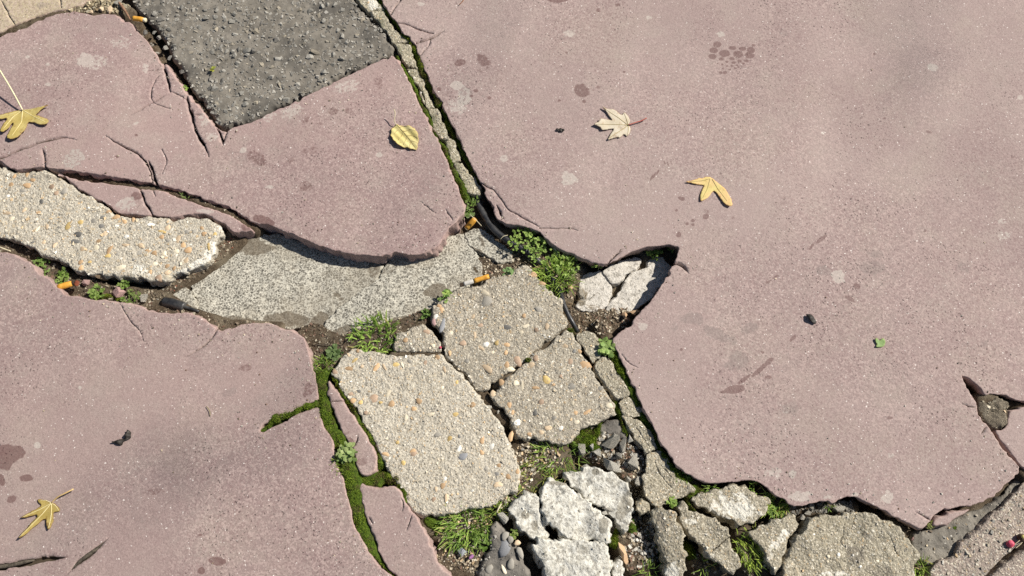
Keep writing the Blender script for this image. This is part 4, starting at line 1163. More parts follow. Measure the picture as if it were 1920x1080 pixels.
SJ2 = slab('concrete_slab', [(719, 500), (712, 522), (693, 537), (672, 553), (644, 575), (626, 590), (614, 603), (611, 620), (622, 638), (647, 630), (667, 622), (697, 610), (740, 606), (767, 604), (787, 590), (813, 570), (840, 558), (863, 541),
                             (897, 521), (904, 507), (894, 487), (879, 459), (868, 440), (845, 440), (800, 465), (740, 478)],
           'sunken light grey concrete slab between the crack and the cigarette end', 'concrete slab', GREY, JZ + .0015, seed=17,
           stains=[(820, 545, 24, 14, -20, GR, .8), (640, 622, 26, 10, -20, GR, .8), (710, 590, 6, 3, 5, GR, 1.2), (760, 600, 30, 8, 0, GR, .7), (730, 505, 20, 10, -30, GR, .5)], **jr)
SJ3 = slab('concrete_slab', [(874, 436), (888, 428), (903, 430), (920, 447), (947, 463), (960, 474), (957, 488), (943, 493), (923, 487), (900, 473), (882, 455)],
           'small grey concrete block under the curving black cable', 'concrete slab', GREY, JZ + .001, seed=18, stains=[(905, 480, 30, 6, 35, GR, .8), (905, 455, 3, 12, -25, GR, .9)], **jr)
SJ0 = slab('concrete_slab', [(287, 553), (300, 547), (320, 539), (343, 538), (359, 547), (368, 562), (369, 578), (356, 580), (345, 574), (330, 566), (310, 562), (299, 564)],
           'little pale grey fragment above the black pipe end', 'concrete slab', GREY, -.022, seed=19, **jr)

# ------------------------------------------------------------------ mortar strip pieces along the gutter joint
KL = [(655, -40), (668, 2), (687, 20), (707, 40), (727, 63), (735, 80), (747, 103), (760, 127), (770, 147), (780, 160), (790, 187), (802, 207), (813, 240), (830, 267), (843, 293), (853, 317), (863, 337), (872, 362)]
KR = [(690, -40), (702, 2), (719, 20), (733, 43), (748, 63), (768, 80), (771, 100), (780, 123), (791, 147), (801, 173), (811, 193), (824, 217), (838, 247), (851, 273), (863, 297), (873, 317), (886, 337), (901, 362)]
def klerp(K, y):
    a = np.array(K, float)
    return float(np.interp(y, a[:, 1], a[:, 0]))
cuts = [-40, 21, 82, 126, 153, 203, 258, 304, 334, 362]
klab = ['mortar block of the gutter strip at the top border', 'long mortar block of the gutter strip beside the asphalt corner', 'mortar block of the gutter strip just below the asphalt corner', 'short mossy mortar block of the gutter strip', 'cracked mortar block in the middle of the gutter strip',
        'long smooth mortar block of the gutter strip right of the oval leaf', 'mortar block of the gutter strip below the long smooth one', 'squarish mortar block near the lower end of gutter strip', 'last mortar block of the gutter strip above the cigarette filter']
for i in range(len(cuts) - 1):
    y0, y1 = cuts[i] + .9, cuts[i + 1] - .9
    ys = np.linspace(y0, y1, 4)
    sk = random.uniform(-4, 4)
    pl = [(klerp(KL, y) + 2.0, y) for y in ys] + [(klerp(KR, y) + 1.5, y + (sk if k == 0 else 0)) for k, y in enumerate(ys[::-1])]
    k_ = slab('mortar_block', pl, klab[i], 'mortar', MORT, -.0065 + random.uniform(-.001, .001), sp=.0028, er=.0022, jit=.0020, grow=.0006, low=.0012, lowwl=.05, rough=((.02, .0008), (.006, .0005)), seed=30 + i,
              flare=.002, side=.003, bot=-.045, smooth=0, chip=.003, tilt=(random.uniform(-.03, .03), random.uniform(-.015, .015)), group='mortar blocks of the gutter strip',
              stains=([(700, 8, 14, 10, 30, PA, .9)] if i == 0 else []) + [((klerp(KL, ys[1]) + 6), ys[1], 6, 14, -25, W_, .5)],
              cracks=[([(783, 162), (790, 172), (796, 186), (799, 197)], .0022, .008)] if i == 4 else ())
    embed_grit(k_, 20000, .0014, .0045, PAL_SAND)

# ------------------------------------------------------------------ mortar strip pieces on the lower right joint
wr = dict(sp=.0028, er=.0018, smooth=0, jit=.0022, grow=.0020, low=.0016, lowwl=.06, rough=((.022, .0010), (.007, .0006)), side=.005, bot=-.048)
WL = [
    ([(1084, 629), (1100, 621), (1114, 626), (1122, 641), (1131, 660), (1126, 671), (1115, 681), (1104, 666), (1094, 650)], 'mortar block at the head of the strip beside the serrated weed', -.007, ()),
    ([(1119, 688), (1136, 670), (1146, 681), (1156, 698), (1168, 720), (1175, 737), (1175, 742), (1161, 747), (1153, 742), (1141, 726), (1129, 707)], 'long mortar block of the strip right of the cracked orange flint', -.008, ()),
    ([(1161, 753), (1177, 746), (1189, 750), (1200, 770), (1200, 781), (1183, 781), (1168, 774)], 'smallest rounded mortar block of the lower strip', -.009, ()),
    ([(1167, 780), (1183, 786), (1202, 792), (1215, 808), (1225, 824), (1233, 839), (1222, 848), (1212, 851), (1204, 839), (1194, 822), (1181, 803)], 'sloping mortar block right of the grey rubble', -.009, [([(1190, 800), (1205, 820), (1218, 838)], .0010, .004)]),
    ([(1214, 857), (1233, 850), (1250, 859), (1262, 879), (1277, 898), (1296, 913), (1300, 919), (1283, 929), (1267, 936), (1247, 941), (1235, 951), (1221, 939), (1209, 919), (1206, 897), (1211, 871)], 'kite shaped tan mortar block with fine ridges left of the pink rim', -.008, [([(1228, 868), (1238, 890), (1258, 915)], .0010, .004), ([(1240, 872), (1262, 899)], .0009, .003)]),
]
for i, (pl, lab, zz, cr) in enumerate(WL):
    k_ = slab('mortar_block', pl, lab, 'mortar', TANC, zz, seed=50 + i, cracks=cr, group='mortar blocks of the lower strip', tilt=(random.uniform(-.04, .04), random.uniform(-.03, .03)), flare=-.001, **wr)
    embed_grit(k_, 16000, .0014, .004, PAL_SAND)

# ------------------------------------------------------------------ rubble of broken concrete at the bottom
rr_ = dict(sp=.0026, er=.0026, jit=.0024, chip=.004, fine=.5, smooth=0, side=.006, bot=-.05)
XL = [
    ([(1063, 891), (1087, 884), (1103, 874), (1127, 881), (1150, 894), (1173, 911), (1191, 927), (1182, 937), (1187, 953), (1179, 977), (1167, 1001), (1157, 982), (1149, 966), (1134, 956), (1118, 946), (1101, 936), (1091, 922), (1074, 909)],
     'whitish rough concrete lump, uppermost of the pale rubble', WHITEC, -.001, (.03, .03), [(1117, 885, 7, 7, 0, GR, .9), (1170, 950, 14, 30, 20, GR, .6)]),
    ([(1014, 921), (1033, 904), (1059, 904), (1066, 915), (1086, 929), (1099, 942), (1112, 959), (1129, 970), (1146, 975), (1143, 997), (1132, 1016), (1113, 1011), (1090, 1013), (1068, 1008), (1051, 992), (1034, 979), (1024, 976), (1021, 953), (1018, 934)],
     'big whitish lump in the centre of the pale rubble', WHITEC, .001, (.02, .01), [(1050, 905, 24, 6, 0, GR, .7), (1132, 985, 10, 16, 0, GR, .6)]),
    ([(953, 955), (970, 938), (990, 929), (1005, 934), (1007, 960), (1015, 983), (1022, 1003), (1009, 1010), (994, 1008), (978, 992), (966, 972)],
     'whitish pitted lump at the left end of the pale rubble', WHITEC, -.002, (-.02, .05), [(985, 965, 8, 8, 0, GR, .8), (1003, 985, 8, 12, 0, GR, .6)]),
    ([(992, 1025), (1010, 1014), (1043, 1016), (1067, 1014), (1097, 1019), (1120, 1024), (1139, 1027), (1147, 1047), (1142, 1067), (1146, 1130), (1120, 1190), (1060, 1180), (1033, 1110), (1018, 1060), (1002, 1043)],
     'large white concrete lump cut by the bottom border', WHITEC, .000, (.0, .04), [(1095, 1030, 16, 10, 0, GR, .5)]),
    ([(1149, 1090), (1151, 1055), (1160, 1051), (1168, 1067), (1170, 1110), (1160, 1150)], 'slim white concrete splinter at the bottom border', WHITEC, -.002, (0, 0), []),
    ([(1461, 1100), (1474, 1050), (1488, 1020), (1501, 997), (1518, 974), (1540, 966), (1573, 968), (1600, 963), (1620, 958), (1640, 964), (1660, 978), (1680, 988), (1693, 1004), (1707, 1023), (1720, 1038), (1722, 1053), (1717, 1067), (1718, 1120), (1690, 1260), (1500, 1260)],
     'biggest tan rounded concrete boulder at the bottom border', TANC, .000, (.03, .02), [(1605, 1040, 16, 20, 0, GR, .8), (1560, 1078, 34, 9, 0, PA, .55), (1640, 1000, 16, 8, -40, PA, .4), (1650, 1070, 30, 12, 10, GR, .5), (1630, 1005, 14, 10, 0, GR, .5)]),
    ([(1402, 993), (1416, 985), (1434, 981), (1455, 971), (1485, 962), (1494, 967), (1496, 982), (1491, 998), (1483, 1011), (1472, 1038), (1464, 1056), (1457, 1074), (1449, 1071), (1443, 1049), (1435, 1033), (1423, 1019), (1410, 1008)],
     'tan wedge with a pale diagonal streak left of the boulder', TANC, -.002, (.03, -.04), [(1462, 1012, 36, 9, -45, PA, .62), (1440, 1040, 10, 20, 20, PA, .5)]),
    ([(1298, 935), (1308, 925), (1326, 922), (1347, 916), (1363, 911), (1377, 909), (1395, 913), (1412, 922), (1430, 926), (1443, 935), (1446, 941), (1437, 959), (1427, 973), (1413, 980), (1400, 984), (1384, 984), (1370, 978), (1356, 968), (1339, 960), (1323, 951), (1309, 946)],
     'leaf shaped stone with a white crusted face under the pink rim', TANC, -.004, (.0, .02), [(1375, 950, 52, 27, 10, PA, .62), (1385, 955, 30, 16, 10, PA, .8)]),
    ([(1272, 949), (1281, 942), (1288, 948), (1293, 956), (1306, 958), (1322, 962), (1338, 970), (1354, 982), (1367, 991), (1372, 1001), (1370, 1011), (1374, 1029), (1385, 1047), (1387, 1061), (1375, 1068), (1356, 1064), (1342, 1052), (1327, 1040), (1315, 1028), (1307, 1014), (1291, 997), (1280, 981), (1276, 966)],
     'long tan block with a diagonal crack below the white crusted stone', TANC, .000, (.08, .10), [(1295, 978, 14, 6, 0, PA, .6), (1340, 1045, 26, 8, 20, PA, .35)]),
    ([(1224, 960), (1239, 957), (1255, 957), (1266, 961), (1271, 976), (1277, 998), (1279, 1015), (1282, 1035), (1287, 1060), (1285, 1075), (1280, 1120), (1254, 1130), (1249, 1053), (1243, 1033), (1237, 1011), (1231, 990), (1224, 974)],
     'upright narrow tan block leaning out of the dark gap', TANC, .002, (.28, .05), [(1262, 1070, 14, 20, 0, PA, .7), (1240, 980, 8, 20, -15, GR, .6)]),
    ([(1193, 947), (1205, 940), (1216, 947), (1218, 960), (1205, 963), (1193, 957)], 'small tan cube between white lump and kite block', TANC, -.008, (0, 0), []),
]
for i, (pl, lab, mt, zz, tl, st) in enumerate(XL):
    white = mt is WHITEC
    crk = {5: [([(1580, 990), (1583, 1005), (1575, 1015), (1590, 1030)], .0009, .004), ([(1605, 965), (1600, 978)], .0009, .004, (1, 0)), ([(1662, 1000), (1672, 1012), (1676, 1035), (1690, 1045)], .0008, .003)],
           8: [([(1372, 1004), (1360, 1014), (1345, 1026), (1334, 1036)], .0012, .007, (1, .4))]}.get(i, ())
    k_ = slab('concrete_lump', pl, lab, 'concrete', mt, zz, low=.0028 if white else .0024, lowwl=.05 if white else .07, rough=((.026, .0020), (.008, .0010)) if white else ((.026, .0015), (.007, .0007)),
              seed=70 + i, tilt=tl, stains=st, cracks=crk, flare=.002 if white else -.002, grow=.0015 if white else .0002, group='broken concrete rubble', **rr_)
    embed_grit(k_, 9000 if white else 15000, .0014, .0042, PAL_SAND if not white else np.array([(.6, .57, .5), (.4, .37, .3), (.7, .68, .6)]))
    if i == 5:
        set_pebbles(k_, [(1573, 1040, 7, 7, 0, 'white'), (1554, 1043, 6, 6, 0, 'cream'), (1553, 1053, 5, 5, 0, 'cream'), (1600, 1041, 4, 4, 0, 'white'), (1613, 1062, 5, 5, 0, 'white'), (1645, 1052, 7, 5, 30, 'cream'), (1525, 1002, 4, 4, 0, 'white')])

# pale plaster pieces at the bottom of the star shaped hole
ZL = [
    ([(1088, 547), (1089, 521), (1103, 511), (1126, 508), (1139, 524), (1145, 540), (1139, 560), (1138, 573), (1117, 581), (1094, 579), (1082, 573), (1093, 560)], 'pale plaster flake on the left of the star shaped hole', -.033),
    ([(1131, 507), (1147, 498), (1173, 489), (1193, 484), (1202, 489), (1192, 503), (1173, 514), (1157, 526), (1148, 529), (1138, 519)], 'pinkish pale flake at the top of the star shaped hole', -.031),
    ([(1134, 590), (1141, 574), (1158, 557), (1168, 533), (1188, 511), (1213, 503), (1217, 488), (1227, 480), (1242, 482), (1256, 500), (1240, 535), (1222, 556), (1202, 574), (1180, 583), (1160, 591), (1144, 593)], 'long pale flake half in shadow inside the star shaped hole', -.034),
]
for i, (pl, lab, zz) in enumerate(ZL):
    slab('plaster_flake', pl, lab, 'concrete', PALEC, zz, sp=.0028, er=.0016, jit=.0018, chip=.004, grow=.0022, smooth=0, low=.0008, lowwl=.06, rough=((.02, .0006), (.006, .0003)), side=.003, bot=-.06, seed=90 + i, flare=.002,
         group='pale flakes in the hole', stains=[(1090, 555, 10, 20, 0, GR, .7), (1150, 585, 14, 6, 0, GR, .5)])

# ------------------------------------------------------------------ gritty strips and mortar fill on the right
SP_ = slab('concrete_slab', [(1925, 903), (1903, 923), (1883, 943), (1863, 960), (1840, 983), (1813, 1004), (1794, 1017), (1791, 1033), (1789, 1043), (1767, 1048), (1749, 1063), (1738, 1090), (1720, 1150), (1790, 1150), (1838, 1085), (1880, 1048), (1925, 1012), (2300, 720), (2300, 600)],
           'gritty brown concrete band with coarse chippings in the lower right corner', 'concrete slab', ROUGHP, -.012, sp=.0032, er=.004, jit=.0014, low=.001, rough=((.015, .0008), (.006, .0008)), seed=101, bot=-.05)
embed_grit(SP_, 45000, .0018, .0062, np.concatenate([PAL_SAND * .8, PAL_SAND * .7, PAL_GREY * 1.25]), .12)
SQ = slab('concrete_slab', [(1925, 1028), (1890, 1054), (1862, 1078), (1830, 1110), (1800, 1180), (2300, 1180), (2300, 740)], 'smooth beige concrete panel in the extreme lower right corner', 'concrete slab', ROUGHP, -.011, sp=.004, er=.005, jit=.0008, low=.0008, seed=102, bot=-.05)
embed_grit(SQ, 12000, .0014, .0032, PAL_SAND, .1)
SO = slab('mortar_fill', [(1716, 996), (1738, 990), (1760, 986), (1785, 976), (1812, 962), (1845, 948), (1870, 935), (1890, 914), (1922, 882), (1960, 880), (1925, 905), (1900, 928), (1870, 955), (1845, 980), (1815, 1006), (1798, 1020), (1795, 1044), (1765, 1052), (1740, 1062), (1722, 1045), (1705, 1018)],
          'dark grey mortar fill between the pink corner and the gritty band', 'mortar', FILL, -.019, sp=.003, er=.004, jit=.001, low=.002, lowwl=.07, rough=((.03, .0022), (.007, .0011)), seed=103, bot=-.05)
embed_grit(SO, 26000, .0014, .0048, np.concatenate([PAL_GREY, PAL_SOIL, PAL_SAND]), .35)

# ------------------------------------------------------------------ asphalt patch
AS_PX = [(160, -520), (215, -120), (246, -10), (258, 20), (280, 44), (300, 62), (312, 84), (322, 103), (330, 120), (342, 142), (358, 164), (373, 184), (390, 204), (405, 224), (416, 236), (428, 238), (450, 231),
         (480, 221), (513, 206), (547, 191), (590, 171), (613, 160), (647, 143), (680, 128), (713, 113), (742, 100), (732, 82), (722, 62), (705, 42), (684, 21), (665, 1), (640, -120), (560, -520)]
SAS = slab('asphalt_patch', AS_PX, 'dark muddy asphalt patch with angular chippings let into the pink slab', 'asphalt', ASPH, -.007, sp=.0036, er=.012, jit=.0030, low=.0020, lowwl=.09, rough=((.03, .0014), (.008, .0008)), seed=104, bot=-.05, flare=.001)
as_items = [(885, 230, 62, 55, 0, 3), (1310, 378, 90, 50, 5, 3), (1430, 545, 62, 46, 30, 0), (1100, 712, 76, 56, 5, 0), (1375, 525, 55, 45, 30, 2), (1000, 748, 45, 40, 0, 2), (1500, 425, 48, 40, 20, 0), (1620, 455, 52, 45, 0, 0), (1810, 395, 52, 32, 0, 2), (670, 805, 42, 48, 0, 0),
            (1280, 640, 36, 32, 0, 0), (1345, 580, 52, 40, 20, 0), (1440, 395, 45, 45, 0, 0), (1470, 215, 46, 42, 0, 2), (1415, 190, 40, 30, 0, 0), (1370, 155, 40, 40, 0, 0), (710, 155, 60, 45, -40, 2), (745, 150, 36, 36, 0, 0), (830, 370, 86, 58, 5, 0), (720, 375, 36, 32, 0, 2),
            (735, 405, 46, 38, 0, 0), (765, 362, 30, 44, 0, 0), (870, 380, 42, 46, 0, 1), (905, 385, 38, 34, 0, 0), (825, 405, 46, 30, 0, 0), (935, 295, 26, 34, 0, 2), (940, 268, 34, 28, 0, 2), (1045, 430, 66, 44, 10, 2), (1275, 415, 80, 46, 10, 2), (1380, 575, 40, 32, 0, 2), (1540, 480, 46, 36, 20, 0),
            (1580, 370, 44, 30, 0, 0), (1535, 305, 40, 36, 0, 2), (1370, 262, 46, 26, 0, 2), (1245, 295, 36, 24, 0, 2), (1715, 325, 30, 30, -30, 2), (1755, 430, 34, 28, 0, 1), (1670, 375, 40, 36, 0, 1), (195, 205, 52, 46, 20, 0), (240, 270, 44, 40, 0, 2), (180, 265, 48, 36, 10, 2), (262, 215, 42, 44, 0, 0),
            (150, 232, 44, 36, -50, 0), (230, 342, 52, 42, -30, 0), (210, 140, 106, 38, -10, 1), (90, 240, 48, 44, 0, 1), (285, 265, 60, 36, 30, 0), (150, 100, 46, 40, 0, 0), (200, 80, 44, 36, 0, 1), (60, 70, 46, 40, 0, 1), (260, 410, 60, 40, -50, 1), (300, 330, 40, 30, 0, 0), (120, 150, 40, 30, 0, 0),
            (350, 55, 38, 46, 0, 0), (515, 75, 40, 36, 0, 0), (600, 80, 36, 36, 0, 0), (730, 105, 50, 36, 0, 0), (770, 80, 40, 30, 0, 1), (525, 130, 60, 36, 0, 0), (735, 245, 60, 34, 15, 2), (905, 65, 30, 20, 0, 2), (645, 285, 30, 26, 0, 0), (490, 382, 30, 26, 0, 0), (630, 340, 26, 60, 30, 2),
            (590, 640, 80, 46, -30, 2), (655, 510, 46, 34, 0, 2), (690, 700, 46, 36, 20, 0), (760, 605, 50, 34, -20, 0), (865, 480, 26, 26, 0, 0), (995, 625, 24, 30, 0, 0), (1080, 632, 24, 24, 0, 0), (1140, 635, 50, 34, 0, 0), (1185, 605, 60, 40, 10, 2), (895, 800, 50, 30, -10, 1), (940, 790, 36, 30, 0, 0),
            (885, 745, 46, 34, 0, 3), (815, 760, 60, 46, 0, 0), (700, 830, 24, 30, 0, 0), (1150, 130, 34, 24, -20, 2), (1280, 180, 34, 30, 0, 2), (1065, 180, 36, 30, 0, 2), (1050, 60, 36, 36, 0, 3), (1085, 75, 36, 20, 0, 2), (1360, 45, 36, 40, -40, 2), (1400, 35, 36, 30, 0, 2), (1500, 70, 60, 40, 0, 0),
            (1690, 160, 34, 20, 0, 2), (1800, 240, 44, 30, 30, 2), (1710, 125, 40, 24, 10, 0), (1650, 300, 30, 26, 0, 2), (1550, 535, 30, 26, -30, 0), (1440, 460, 50, 40, 20, 0), (550, 575, 46, 40, 0, 1), (345, 510, 50, 36, 20, 1), (475, 690, 46, 30, 30, 0), (610, 880, 60, 36, 30, 0)]
items = [(250 + x / 3.84, y / 3.84, L / 3.84, W / 3.84, a, c) for x, y, L, W, a, c in as_items]
cnt = 0
seen = [(i[0], i[1], i[2]) for i in items]
while cnt < 200:
    x, y = random.uniform(240, 745), random.uniform(-4, 240)
    pw = P([(x, y)], SAS.z)
    if not inside(pw, SAS.poly)[0] or dist_poly(pw, SAS.poly)[0][0] < .006 or any(math.hypot(x - a, y - b) < c * .6 + 5 for a, b, c in seen):
        cnt += .05
        continue
    L = random.uniform(7, 15)
    seen.append((x, y, L))
    items.append((x, y, L, L * random.uniform(.5, .9), random.uniform(0, 180), random.choice([0, 0, 1, 2, 2, 3])))
    cnt += 1
for i, (x, y, L, W, ang, c) in enumerate(items):
    X, Y = P1(x, y, SAS.z)
    zz = float(SAS.zf(np.array([X]), np.array([Y]))[0])
    l, w, a = px_axes(x, y, L, W, ang, SAS.z)
    o = link('stone_chip', variant(HULLS[i % len(HULLS)], CHIP[c]), None, SAS.o)
    h = w * random.uniform(.5, .85)
    edge = dist_poly(np.array([[X, Y]]), SAS.poly)[0][0]
    o.scale = (l * 1.12, w * 1.3, h * 1.5)
    o.rotation_euler = (random.uniform(-.3, .3), random.uniform(-.3, .3), a)
    lift = random.uniform(-.22, .12) * h if i >= len(as_items) else random.uniform(-.06, .30) * h
    if edge < .012:
        lift -= .004
    o.location = Vector((X, Y, zz + lift)) - Vector(SAS.org)
embed_grit(SAS, 46000, .0014, .0068, np.concatenate([PAL_GREY * .7, PAL_GREY * .85, PAL_GREY * .9, np.array([(.38, .355, .31)])]), .06)

# ------------------------------------------------------------------ dark asphalt lumps and loose stones
SY = slab('asphalt_lump', [(896, 1100), (899, 1054), (912, 1036), (913, 1008), (919, 984), (934, 978), (950, 1002), (966, 1027), (976, 1047), (990, 1070), (1000, 1110), (985, 1180), (905, 1180)],
          'dark grey asphalt lump with a blue grey stone left of the white rubble', 'asphalt', TAR, -.006, sp=.0028, er=.010, jit=.002, low=.003, lowwl=.06, rough=((.02, .002), (.007, .0008)), seed=120, side=.004)
set_pebbles(SY, [(946, 1028, 22, 32, 0, 'blue'), (947, 1005, 13, 18, 10, 'gr'), (917, 1067, 15, 17, 20, 'gr'), (945, 1068, 7, 22, -30, 'cream'), (958, 1058, 14, 20, 0, 'gr'), (975, 1036, 12, 22, -20, 'gr'), (957, 1012, 10, 16, 0, 'gr'), (970, 1018, 12, 10, 0, 'tan')], .14)
embed_grit(SY, 14000, .0015, .005, PAL_GREY, .3)
STR = slab('asphalt_lump', [(1118, 808), (1125, 793), (1143, 786), (1160, 784), (1168, 796), (1178, 812), (1170, 822), (1150, 818), (1135, 812), (1125, 818)], 'flat black tar remnant between moss patch and mortar strip', 'asphalt', TAR, -.016, sp=.0028, er=.006, jit=.002, low=.002, lowwl=.05, rough=((.02, .0015), (.007, .0008)), seed=121)

def rock(px, label, mat, z, h, seed, name='stone', group=None, cat='stone', n=13, smooth=False):
    """loose angular stone: hull over an uneven stack of its own outline"""
    x, y, L, W, ang = px
    X, Y = P1(x, y, z)
    l, w, a = px_axes(x, y, L * 1.15, W * 1.15, ang, z)
    me = hull_mesh(name, seed, n, (1, 1, 1), smooth)
    me.materials.append(mat)
    o = link(name, me, None)
    o.scale = (l * 1.08, w * 1.08, h)
    o.rotation_euler = (random.uniform(-.15, .15), random.uniform(-.15, .15), a)
    gz = float(ground_z(np.array([X]), np.array([Y]))[0])
    o.location = (X, Y, max(z, gz) + h * .25)
    tag(o, label, cat, group)
    return o

STG = simple_mat('rubble_stone_grey', (.31, .285, .235), (.50, .465, .395), 80, .9, .8, .004, .2, .15)
STL = simple_mat('rubble_stone_pale', (.42, .39, .33), (.60, .57, .49), 90, .9, .8, .004, .2, .12)
STP = simple_mat('rubble_stone_pink', (.36, .22, .20), (.44, .30, .27), 70, .9, .6, .003, .2, .1)
STB = simple_mat('rubble_stone_brown', (.22, .155, .10), (.33, .24, .155), 70, .9, .6, .003, .2, .1)
FLINT = simple_mat('flint_orange', (.42, .25, .12), (.56, .40, .26), 60, .55, .3, .002, .35, .1)
ROCKS = [
    ((1146, 829, 40, 30, -30), 'hooked grey rubble stone next to the moss patch', STG, -.018, .024), ((1168, 838, 18, 34, 20), 'narrow grey rubble stone right of the hooked one', STG, -.018, .020),
    ((1120, 852, 18, 20, 20), 'tiny pale rubble stone at the tip of the grass', STL, -.017, .014), ((1148, 874, 50, 24, 30), 'flat pale stone with a brown tip above the white rubble', STL, -.014, .020), ((1181, 825, 13, 16, 0), 'small light pebble beside the sloping mortar block', STL, -.014, .012),
    ((1185, 868, 26, 40, -20), 'dull grey stone wedged against the kite block', STG, -.022, .022), ((1160, 857, 15, 16, 0), 'round grey stone in the rubble pocket', STG, -.016, .014), ((1088, 844, 24, 24, 0), 'greyish lump sunk between grass and moss', STG, -.019, .018),
    ((1178, 900, 12, 14, 0), 'little pebble under the flat pale stone', STL, -.02, .012), ((1195, 905, 18, 24, 0), 'dark stone left of the kite block', STG, -.026, .016), ((1110, 839, 10, 12, 0), 'chip at the foot of the moss patch', STL, -.016, .010),
    ((944, 973, 19, 26, -30), 'white angular stone above the dark asphalt lump', STL, -.010, .018), ((867, 1034, 16, 17, 20), 'blue grey stone in the soil below the dense grass', simple_mat('blue_stone', (.22, .23, .25), (.36, .37, .39), 90, .7, .4, .002, .3), -.014, .012),
    ((1168, 1040, 14, 44, -20), 'brownish flint splinter beside the white lumps', FLINT, -.016, .016), ((1138, 955, 22, 10, 20), 'broken grey chip lying in the gap of the white rubble', STG, -.006, .010), ((1133, 962, 12, 10, 0), 'pale chip in the gap of the white rubble', STL, -.006, .010),
    ((220, 551, 30, 22, 10), 'broken pink crumb lying in the soil under the pebbly slab', STP, -.018, .018), ((192, 518, 42, 20, 10), 'rounded brown stone jutting from under the pebbly slab', STB, -.020, .022), ((272, 560, 20, 18, 0), 'dull grey stone near the pipe end', STG, -.020, .012),
    ((165, 532, 16, 14, 0), 'reddish stone beside the orange filter', STP, -.020, .014), ((672, 616, 13, 12, 0), 'cream pebble at the edge of the grass tuft', PEB['cream'], -.020, .010), ((1172, 593, 13, 18, 20), 'small orange flint in the shaded hole', FLINT, -.028, .013),
    ((1190, 587, 18, 13, 0), 'dim orange flint beside the other in the shaded hole', FLINT, -.030, .013), ((1068, 540, 12, 14, 0), 'brown flint chip at the foot of the weeds', FLINT, -.022, .010), ((888, 740, 9, 15, -30), 'cream splinter stuck in the joint between pebble slabs', STL, -.010, .010),
    ((917, 762, 10, 14, -10), 'pale pebble jammed in the joint left of the brownish slab', STL, -.012, .010), ((958, 862, 9, 14, 10), 'orange pebble at the right rim of the sandy slab', FLINT, -.014, .010), ((934, 773, 6, 6, 0), 'white bead of gravel in the dark joint', STL, -.014, .006),
    ((980, 843, 8, 7, 0), 'white gravel grain in the soil right of the sandy slab', STL, -.016, .007), ((990, 838, 6, 6, 0), 'cream gravel grain in the soil right of the sandy slab', PEB['cream'], -.016, .006), ((208, 20, 13, 12, 0), 'buff stone in the debris beside the cream slab', PEB['tan'], -.004, .010), ((190, 18, 11, 9, 0), 'ochre stone in the debris near the cream slab', PEB['tan'], -.004, .008),
    ((222, 6, 16, 14, 0), 'olive grey stone in the debris at the top border', STG, -.004, .012), ((172, 24, 8, 7, 0), 'tan grain at the rim of the debris', PEB['tan'], -.004, .006), ((1503, 970, 12, 14, 0), 'dark grey crumb stuck above the boulder', STG, -.012, .012), ((1513, 962, 14, 9, 0), 'grey crumb next to the boulder gap', STG, -.012, .010), ((1520, 955, 10, 12, 0), 'small dark crumb under the slab rim', STG, -.014, .010),
    ((1575, 955, 30, 14, 10), 'flat dull stone under the slab rim above the boulder', STG, -.016, .012), ((1710, 1010, 8, 8, 0), 'pinkish grain beside the boulder', STP, -.018, .008), ((1853, 763, 8, 7, 0), 'cream grain on the soil clump', PEB['cream'], .001, .006), ((1882, 772, 7, 6, 0), 'buff grain on the right of the soil clump', PEB['tan'], .000, .006),
]
for i, (px, lab, mt, z, h) in enumerate(ROCKS):
    rock(px, lab, mt, z, h, 300 + i, group='loose stones')

# loose crumbs and grit spread over the soil
def soil_grit(name, cl, n, smin, smax, pal, label, over=.3):
    poly = P(strip(cl), -.02)
    if area2(poly) < 0:
        poly = poly[::-1]
    q = rand_in(poly, n)
    sz = smin + (smax - smin) * RNG.random(len(q)) ** 2.2
    zz = ground_z(q[:, 0], q[:, 1]) + sz * over * .5
    org = np.array([q[:, 0].mean(), q[:, 1].mean(), -.02])
    o = chips(name, np.column_stack([q, zz]), sz, palette(pal, len(q)), None, tuple(org))
    tag(o, label, 'grit')
    return o
soil_grit('grit', [(-10, 468, 40), (60, 490, 40), (120, 530, 44), (200, 552, 40), (300, 568, 40), (350, 590, 30), (430, 612, 22), (520, 612, 16)], 1500, .0012, .0055, PAL_SOIL, 'crumbs of soil and gravel under the long pebbly slab')
soil_grit('grit', [(560, 620, 60), (620, 660, 70), (700, 640, 60), (800, 595, 34)], 900, .0012, .0045, PAL_SOIL, 'crumbs of soil around the bushy grass tuft')
soil_grit('grit', [(905, 500, 60), (980, 480, 60), (1060, 520, 70), (1100, 600, 80), (1180, 585, 40)], 2600, .0010, .0046, PAL_SOIL * 1.25, 'fine soil crumbs below the weeds and in the hole')
soil_grit('grit', [(1050, 845, 60), (985, 860, 60), (960, 930, 40), (870, 1000, 90), (860, 1070, 90)], 1900, .0012, .0055, np.concatenate([PAL_SOIL, PAL_SAND[:4]]), 'gravel and crumbs in the soil right of the sandy slab')
soil_grit('grit', [(1110, 830, 60), (1190, 870, 60), (1200, 1000, 70), (1215, 1060, 80)], 1300, .0014, .0065, np.concatenate([PAL_SOIL * 1.3, PAL_GREY * 1.4]), 'stony crumbs in the gaps of the rubble')
soil_grit('grit', [(1300, 1055, 60), (1400, 1040, 50), (1430, 1070, 50)], 500, .0012, .005, PAL_SOIL, 'soil crumbs among the tan blocks')
soil_grit('grit', [(120, 24, 18), (165, 12, 40), (215, 10, 50), (245, 22, 22)], 800, .0016, .0075, np.array([(.40, .33, .21), (.30, .25, .16), (.46, .40, .27), (.22, .18, .12), (.16, .12, .07), (.34, .30, .22)]), 'yellowish gravel debris beside the cream slab')
